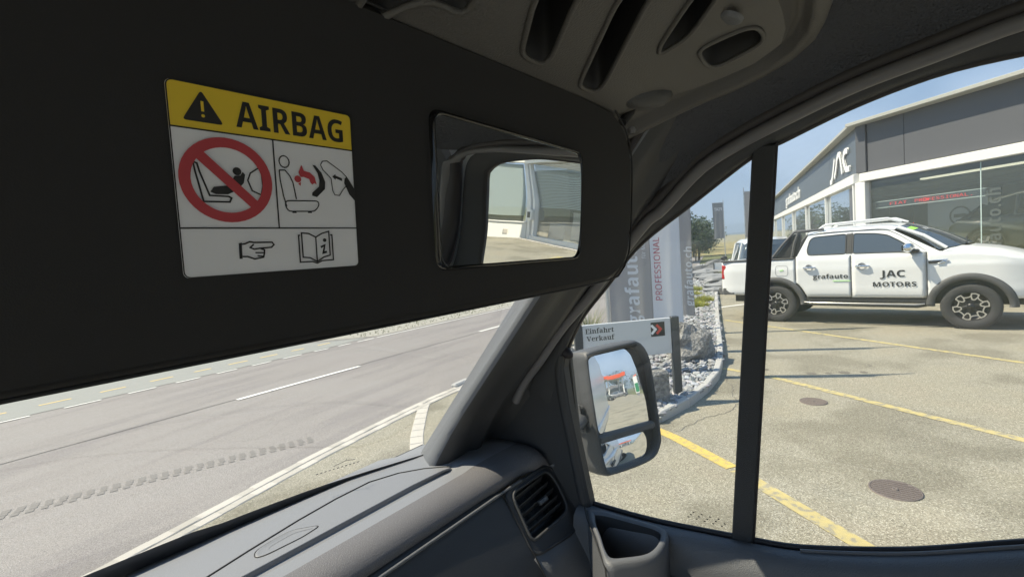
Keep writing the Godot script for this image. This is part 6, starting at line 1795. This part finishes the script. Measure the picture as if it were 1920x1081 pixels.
	# rounded end of the dashboard, wrapping round the vent towards the door
	var ca := resample([Vector3(0.862, 1.412, -0.632), Vector3(0.872, 1.402, -0.618), Vector3(0.874, 1.36, -0.591), Vector3(0.868, 1.308, -0.560), Vector3(0.850, 1.294, -0.555), Vector3(0.80, 1.290, -0.562), Vector3(0.722, 1.288, -0.577), Vector3(0.66, 1.27, -0.566)], 30)
	var cb := resample([Vector3(0.873, 1.419, -0.626), Vector3(0.886, 1.405, -0.606), Vector3(0.889, 1.352, -0.574), Vector3(0.886, 1.284, -0.546), Vector3(0.876, 1.22, -0.520), Vector3(0.84, 1.13, -0.475), Vector3(0.76, 1.06, -0.440), Vector3(0.62, 1.02, -0.43)], 30)
	var er := []
	for q in [[0.0, -0.006], [0.0, 0.0], [0.15, 0.003], [0.35, 0.006], [0.6, 0.007], [0.85, 0.002], [1.0, -0.008], [1.03, -0.05], [1.03, -0.16]]:
		er.append(range(30).map(func(i): return ca[i].lerp(cb[i], q[0]) + Vector3(0.0, 0.0, q[1])))
	ob("dash_end", G.new().grid(er), M.trim_grey, dash)
	ob("panel_gap", G.new().tube([Vector3(0.7245, 1.404, -0.6565), Vector3(0.7235, 1.36, -0.6255), Vector3(0.7215, 1.29, -0.5765), Vector3(0.72, 1.25, -0.5495)], 0.0014, 5), M.recess, dash)

func smooth_strips(rows: Array, sharp: Array, m: Material) -> ArrayMesh:
	# sheet whose columns are smoothed along x but keep a hard edge at the given columns
	var g := G.new()
	var cuts := [0] + sharp + [rows[0].size() - 1]
	for i in cuts.size() - 1:
		if cuts[i + 1] > cuts[i]: g.grid(rows.map(func(r): return r.slice(cuts[i], cuts[i + 1] + 1)))
	return g.done(m)

func van_door() -> void:
	var door := ob("door", G.new().box(Vector3(0.90, 0.98, -0.18), Vector3(0.05, 0.5, 0.78), Basis(), 0.01), M.trim_dark, van)
	# window frame: loft from the glass edge to the seal
	var nA := 48
	var W := resample(yz(WIN_ARCH + [2.100, 0.185, 2.075, 0.228, 2.02, 0.25, 1.8, 0.255, 1.44, 0.255], 0.90), nA + 30)
	var Sx := resample(yz(SEAL.slice(2) + [2.13, 0.25, 2.10, 0.298, 2.02, 0.325, 1.8, 0.33, 1.44, 0.33], 0.85), nA + 30)
	var fr := [[], [], [], [], []]
	for i in W.size():
		var a: Vector3 = W[i]; var b: Vector3 = Sx[i]
		fr[0].append(a + Vector3(0.012, 0, 0)); fr[1].append(a + Vector3(-0.006, 0, 0)); fr[2].append(a.lerp(b, 0.12) + Vector3(-0.004, 0, 0))
		fr[3].append(a.lerp(b, 0.75)); fr[4].append(b + Vector3(0.015, 0, 0))
	ob("window_frame", G.new().grid(fr), M.trim_dark, door)
	ob("glass_run", G.new().tube(W.map(func(p): return p + Vector3(-0.002, 0, 0)), 0.0045, 6), M.rubber, door)
	# body seal: soft grey lip all along the opening, and the dark channel beside it
	var sl := resample(yz(SEAL + [2.13, 0.28, 2.10, 0.33, 2.01, 0.355, 1.5, 0.36], 0.85), 90)
	ob("body_seal", G.new().tube(sl.map(func(p): return p + Vector3(-0.004, 0, 0)), 0.0105, 10), M.seal, door)
	ob("seal_channel", G.new().tube(sl.map(func(p): return p + Vector3(0.004, 0.020, -0.010)), 0.017, 8), M.rubber, door)
	ob("pillar_b_trim", G.new().box(Vector3(0.87, 1.6, 0.46), Vector3(0.05, 1.25, 0.17), Basis(), 0.02), M.trim_grey, van)
	# glass: fixed quarter light, dropping pane, the bar between
	var fw := P2([-0.56, 1.31, -0.225, 1.325, -0.165, 2.045, -0.29, 1.978, -0.40, 1.90, -0.475, 1.825, -0.545, 1.75, -0.592, 1.667, -0.57, 1.465])
	var rw := P2([-0.225, 1.325, 0.0, 1.36, 0.255, 1.43, 0.255, 2.02, 0.228, 2.08, 0.185, 2.105, 0.04, 2.108, -0.05, 2.088, -0.165, 2.045])
	var gx := Transform3D(Basis(Vector3.BACK, Vector3.UP, Vector3.LEFT), Vector3(0.902, 0, 0))
	ob("quarter_window", G.new().flat(fw, gx, 0.0), M.dusty_glass, door)
	ob("door_window", G.new().flat(rw, gx, 0.0), M.dusty_glass, door)
	var bar := G.new()
	var b0 := Vector3(0.893, 1.30, -0.2285); var b1 := Vector3(0.893, 2.05, -0.1625)
	var bd := (b1 - b0).normalized()
	bar.box((b0 + b1) / 2, Vector3(0.02, b0.distance_to(b1), 0.036), Basis(Vector3.RIGHT, bd, Vector3.RIGHT.cross(bd)), 0.003)
	ob("window_bar", bar, M.trim_dark, door)
	ob("window_bar_lip", G.new().tube([b0 + Vector3(-0.006, 0, 0.0185), b1 + Vector3(-0.006, 0, 0.0185)], 0.0022, 5), M.rubber, door)
	# tiny etched lines low on the quarter light
	var et := G.new()
	for i in 14:
		et.box(Vector3(0.899, 1.362 + 0.006 * (i % 3) , -0.325 + 0.0052 * i), Vector3(0.0005, 0.0018, 0.0036))
	ob("glass_etching", et, M.recess, door)
	# sill: follows the dip of the window
	var sp := resample([Vector3(0.86, 1.335, -0.56), Vector3(0.86, 1.338, -0.40), Vector3(0.86, 1.354, -0.236), Vector3(0.86, 1.358, -0.20), Vector3(0.86, 1.369, -0.13), Vector3(0.86, 1.411, 0.006), Vector3(0.86, 1.462, 0.125), Vector3(0.86, 1.49, 0.20), Vector3(0.86, 1.50, 0.30)], 40)
	var sr := [[], [], [], [], [], [], []]
	for p in sp:
		var q := [[0.045, -0.03], [0.036, -0.006], [0.018, 0.0], [0.0, -0.002], [-0.014, -0.014], [-0.022, -0.05], [-0.024, -0.35]]
		for k in 7: sr[k].append(p + Vector3(q[k][0], q[k][1], 0))
	ob("door_sill", G.new().grid(sr), M.trim_grey, door)
	ob("sill_strip", G.new().tube(sp.map(func(p): return p + Vector3(0.03, 0.001, 0)), 0.005, 6), M.rubber, door)
	ob("sill_edge", G.new().tube(sp.slice(19).map(func(p): return p + Vector3(0.018, 0.0015, 0)), 0.003, 6), M.seal, door)
	var ap := []
	for q in [[0.845, 1.28], [0.80, 1.262], [0.77, 1.252], [0.762, 1.23], [0.765, 1.0]]:
		ap.append([Vector3(q[0], q[1] - 0.015, -0.42), Vector3(q[0], q[1] - 0.005, -0.33), Vector3(q[0], q[1], -0.2), Vector3(q[0], q[1] + 0.02, 0.0), Vector3(q[0], q[1] + 0.05, 0.2), Vector3(q[0], q[1] + 0.07, 0.34)])
	ob("arm_rest", G.new().grid(ap), M.trim_grey, door)
	ob("door_pull", G.new().blob(Vector3(0.79, 1.268, -0.26), Vector3(0.022, 0.012, 0.06), Basis(), 2, 0.02, 8, 14), M.dash_top, door)
	# triangle where the mirror is fixed, with its pale edge
	var tri := P2([-0.582, 1.690, -0.568, 1.682, -0.578, 1.644, -0.570, 1.56, -0.556, 1.477, -0.533, 1.342, -0.525, 1.22, -0.80, 1.22, -0.84, 1.45, -0.76, 1.53, -0.69, 1.602, -0.64, 1.648])
	ob("mirror_triangle", G.new().ext(tri, -0.02, 0.012, Transform3D(Basis(Vector3.BACK, Vector3.UP, Vector3.LEFT), Vector3(0.882, 0, 0)), 0.006), M.trim_dark, door)
	ob("triangle_edge", G.new().tube(resample([Vector3(0.874, 1.675, -0.582), Vector3(0.874, 1.64, -0.590), Vector3(0.874, 1.56, -0.583), Vector3(0.874, 1.477, -0.570), Vector3(0.874, 1.342, -0.548)], 20), 0.011, 8), M.trim_dark, door)
	ob("triangle_cap", G.new().blob(Vector3(0.878, 1.678, -0.572), Vector3(0.01, 0.012, 0.02), Basis(Vector3.RIGHT, 0.4), 2, 0.02, 8, 12), M.rubber, door)
	# front roof pillar
	var P := []
	for t in 15:
		var u := t / 14.0
		var y := lerpf(1.35, 2.12, u)
		var z0 := -0.95 + 0.9 * (y - 1.40)
		var flare := 0.07 * pow(maxf(0.0, 1.0 - u * 3.2), 2.0)
		P.append([Vector3(0.728 - 0.012 * u, y, z0), Vector3(0.716 - 0.012 * u - flare * 0.5, y, z0 + 0.034 + flare * 0.4), Vector3(0.707 - 0.012 * u - flare * 0.8, y, z0 + 0.055 + flare * 0.9), Vector3(0.710 - 0.010 * u - flare * 0.7, y, z0 + 0.064 + flare), Vector3(0.722 - 0.008 * u - flare * 0.4, y, z0 + 0.078 + flare * 1.2), Vector3(0.755, y, z0 + 0.074 + flare * 1.3), Vector3(0.785, y, z0 + 0.076 + flare), Vector3(0.800, y, z0 + 0.090 + flare), Vector3(0.812, y, z0 + 0.092 + flare), Vector3(0.83, y, z0 + 0.088 + flare * 0.5), Vector3(0.86, y, z0 + lerpf(0.10, 0.083, clampf((y - 1.6) / 0.1, 0, 1))), Vector3(0.895, y, z0 + lerpf(0.19, 0.075, clampf((y - 1.56) / 0.1, 0, 1)))])
	var pil := ob("roof_pillar_trim", G.new().grid(P.map(func(r): return r.slice(0, 4))), M.pillar_skin, van)
	ob("pillar_inner_trim", G.new().grid(P.map(func(r): return r.slice(3))), M.trim_dark, pil)
	# open tray at the end of the dashboard
	var O := resample(P2([0.852, -0.531, 0.866, -0.50, 0.870, -0.438, 0.871, -0.385, 0.866, -0.358, 0.846, -0.346, 0.804, -0.339, 0.766, -0.345, 0.728, -0.378, 0.708, -0.406, 0.735, -0.432, 0.775, -0.465, 0.820, -0.507, 0.852, -0.531]), 61)
	var I := resample(P2([0.839, -0.500, 0.846, -0.480, 0.850, -0.427, 0.852, -0.385, 0.848, -0.367, 0.836, -0.359, 0.805, -0.355, 0.775, -0.362, 0.748, -0.388, 0.733, -0.410, 0.748, -0.430, 0.779, -0.455, 0.815, -0.486, 0.839, -0.500]), 61)
	var yt := 1.345
	var rings := []
	var rim := func(k: float, dy: float) -> Array:
		return range(61).map(func(i): return Vector3(clampf(lerpf(O[i].x, I[i].x, k), 0.0, 0.872), yt + dy, lerpf(O[i].y, I[i].y, k)))
	for q in [[0.12, -0.26], [0.0, -0.12], [0.0, -0.014], [0.10, -0.004], [0.35, 0.0], [0.7, 0.0], [0.92, -0.003], [1.0, -0.010], [1.25, -0.085], [1.5, -0.105]]:
		rings.append(rim.call(q[0], q[1]))
	rings.append(range(61).map(func(_i): return Vector3(0.81, yt - 0.106, -0.42)))
	var tray := ob("door_tray", G.new().grid(rings.slice(0, 7)), M.trim_grey, van)
	ob("tray_inside", G.new().grid(rings.slice(6)), M.dash_dark, tray)
	ob("tray_gap", G.new().tube([Vector3(0.852, 1.344, -0.534), Vector3(0.818, 1.343, -0.509), Vector3(0.772, 1.342, -0.467), Vector3(0.706, 1.335, -0.408), Vector3(0.706, 1.25, -0.406)], 0.0014, 5), M.recess, tray)

func van_mirror() -> void:
	var xf := Transform3D(Basis(Vector3(0.879, 0, 0.477), Vector3(0.081, 0.985, -0.149), Vector3(-0.47, 0.17, 0.866)).orthonormalized(), Vector3(1.149, 1.472, -0.606))
	var rim := P2([-0.061, 0.135, -0.048, 0.153, 0.088, 0.162, 0.118, 0.157, 0.136, 0.136, 0.146, 0.099, 0.146, 0.014, 0.142, -0.089, 0.135, -0.133, 0.094, -0.168, -0.036, -0.177, -0.056, -0.162, -0.063, -0.077, -0.064, 0.085])
	rim = resample(rim + [rim[0]], 61)
	var c := Vector2(0.04, -0.008)
	var rows := []
	for q in [[0.90, 0.90, -0.03, 0.0], [0.93, 0.93, -0.006, 0.0], [0.965, 0.965, 0.003, 0.0], [1.0, 1.0, 0.0, 0.0], [1.025, 1.02, -0.012, 0.0], [1.05, 1.03, -0.04, -0.004], [1.06, 1.02, -0.075, -0.01], [1.0, 0.93, -0.105, -0.012], [0.8, 0.72, -0.128, -0.012], [0.4, 0.4, -0.140, -0.01], [0.0, 0.0, -0.143, -0.01]]:
		rows.append(rim.map(func(p): return Vector3(c.x + (p.x - c.x) * q[0] + q[3], c.y + (p.y - c.y) * q[1], q[2])))
	var o := ob("side_mirror", G.new().grid(rows), M.mirror_shell, van)
	o.transform = xf
	var back := ob("mirror_back", G.new().flat(rim.slice(0, 60).map(func(p): return c + (p - c) * 0.93), Transform3D(), -0.022), M.recess, o)
	back.name = "mirror_back"
	ob("mirror_bridge", G.new().box(Vector3(0.035, -0.0795, -0.010), Vector3(0.19, 0.022, 0.02), Basis(Vector3.BACK, 0.03), 0.006), M.mirror_shell, o)
	var up := round_poly(P2([-0.050, 0.132, -0.036, 0.141, 0.074, 0.147, 0.090, 0.128, 0.102, 0.081, 0.115, -0.005, 0.116, -0.068, -0.046, -0.071, -0.051, -0.060, -0.055, 0.03]), 0.008, 3)
	var dn := round_poly(P2([-0.049, -0.091, 0.092, -0.089, 0.100, -0.110, 0.097, -0.133, 0.084, -0.157, -0.030, -0.173, -0.042, -0.165, -0.048, -0.144]), 0.008, 3)
	for q in [[up, Vector2(0.03, 0.035), 2.0, Vector2(0.024, 0.0), "upper_mirror_pane"], [dn, Vector2(0.025, -0.13), 0.42, Vector2(0.02, 0.03), "lower_mirror_pane"]]:
		var pc: Vector2 = q[1]
		var gr := []
		for k in 13:
			gr.append((q[0] + [q[0][0]]).map(func(p):
				var e: Vector2 = (p - pc) * (k / 12.0)
				return Vector3(pc.x + e.x, pc.y + e.y, -0.008 - e.length_squared() / (2.0 * q[2]) + e.dot(q[3]))))
		ob(q[4], G.new().grid(gr), M.mirror, o)
		ob("pane_edge", G.new().tube(gr[12].map(func(p): return p + Vector3(0, 0, -0.001)), 0.0015, 5, false), M.rubber, o)
	# arm to the door
	var inv := xf.affine_inverse()
	ob("mirror_arm", G.new().tube([inv * Vector3(0.90, 1.44, -0.66), inv * Vector3(0.98, 1.44, -0.67), inv * Vector3(1.08, 1.44, -0.69)], [0.055, 0.045, 0.04], 12, true, 0.5), M.mirror_shell, o)
	for i in 3:
		ob("arm_rib", G.new().box(Vector3(-0.068 - 0.009 * i, -0.03 + 0.004 * i, -0.055), Vector3(0.003, 0.075, 0.05), Basis(), 0.001), M.mirror_shell, o)
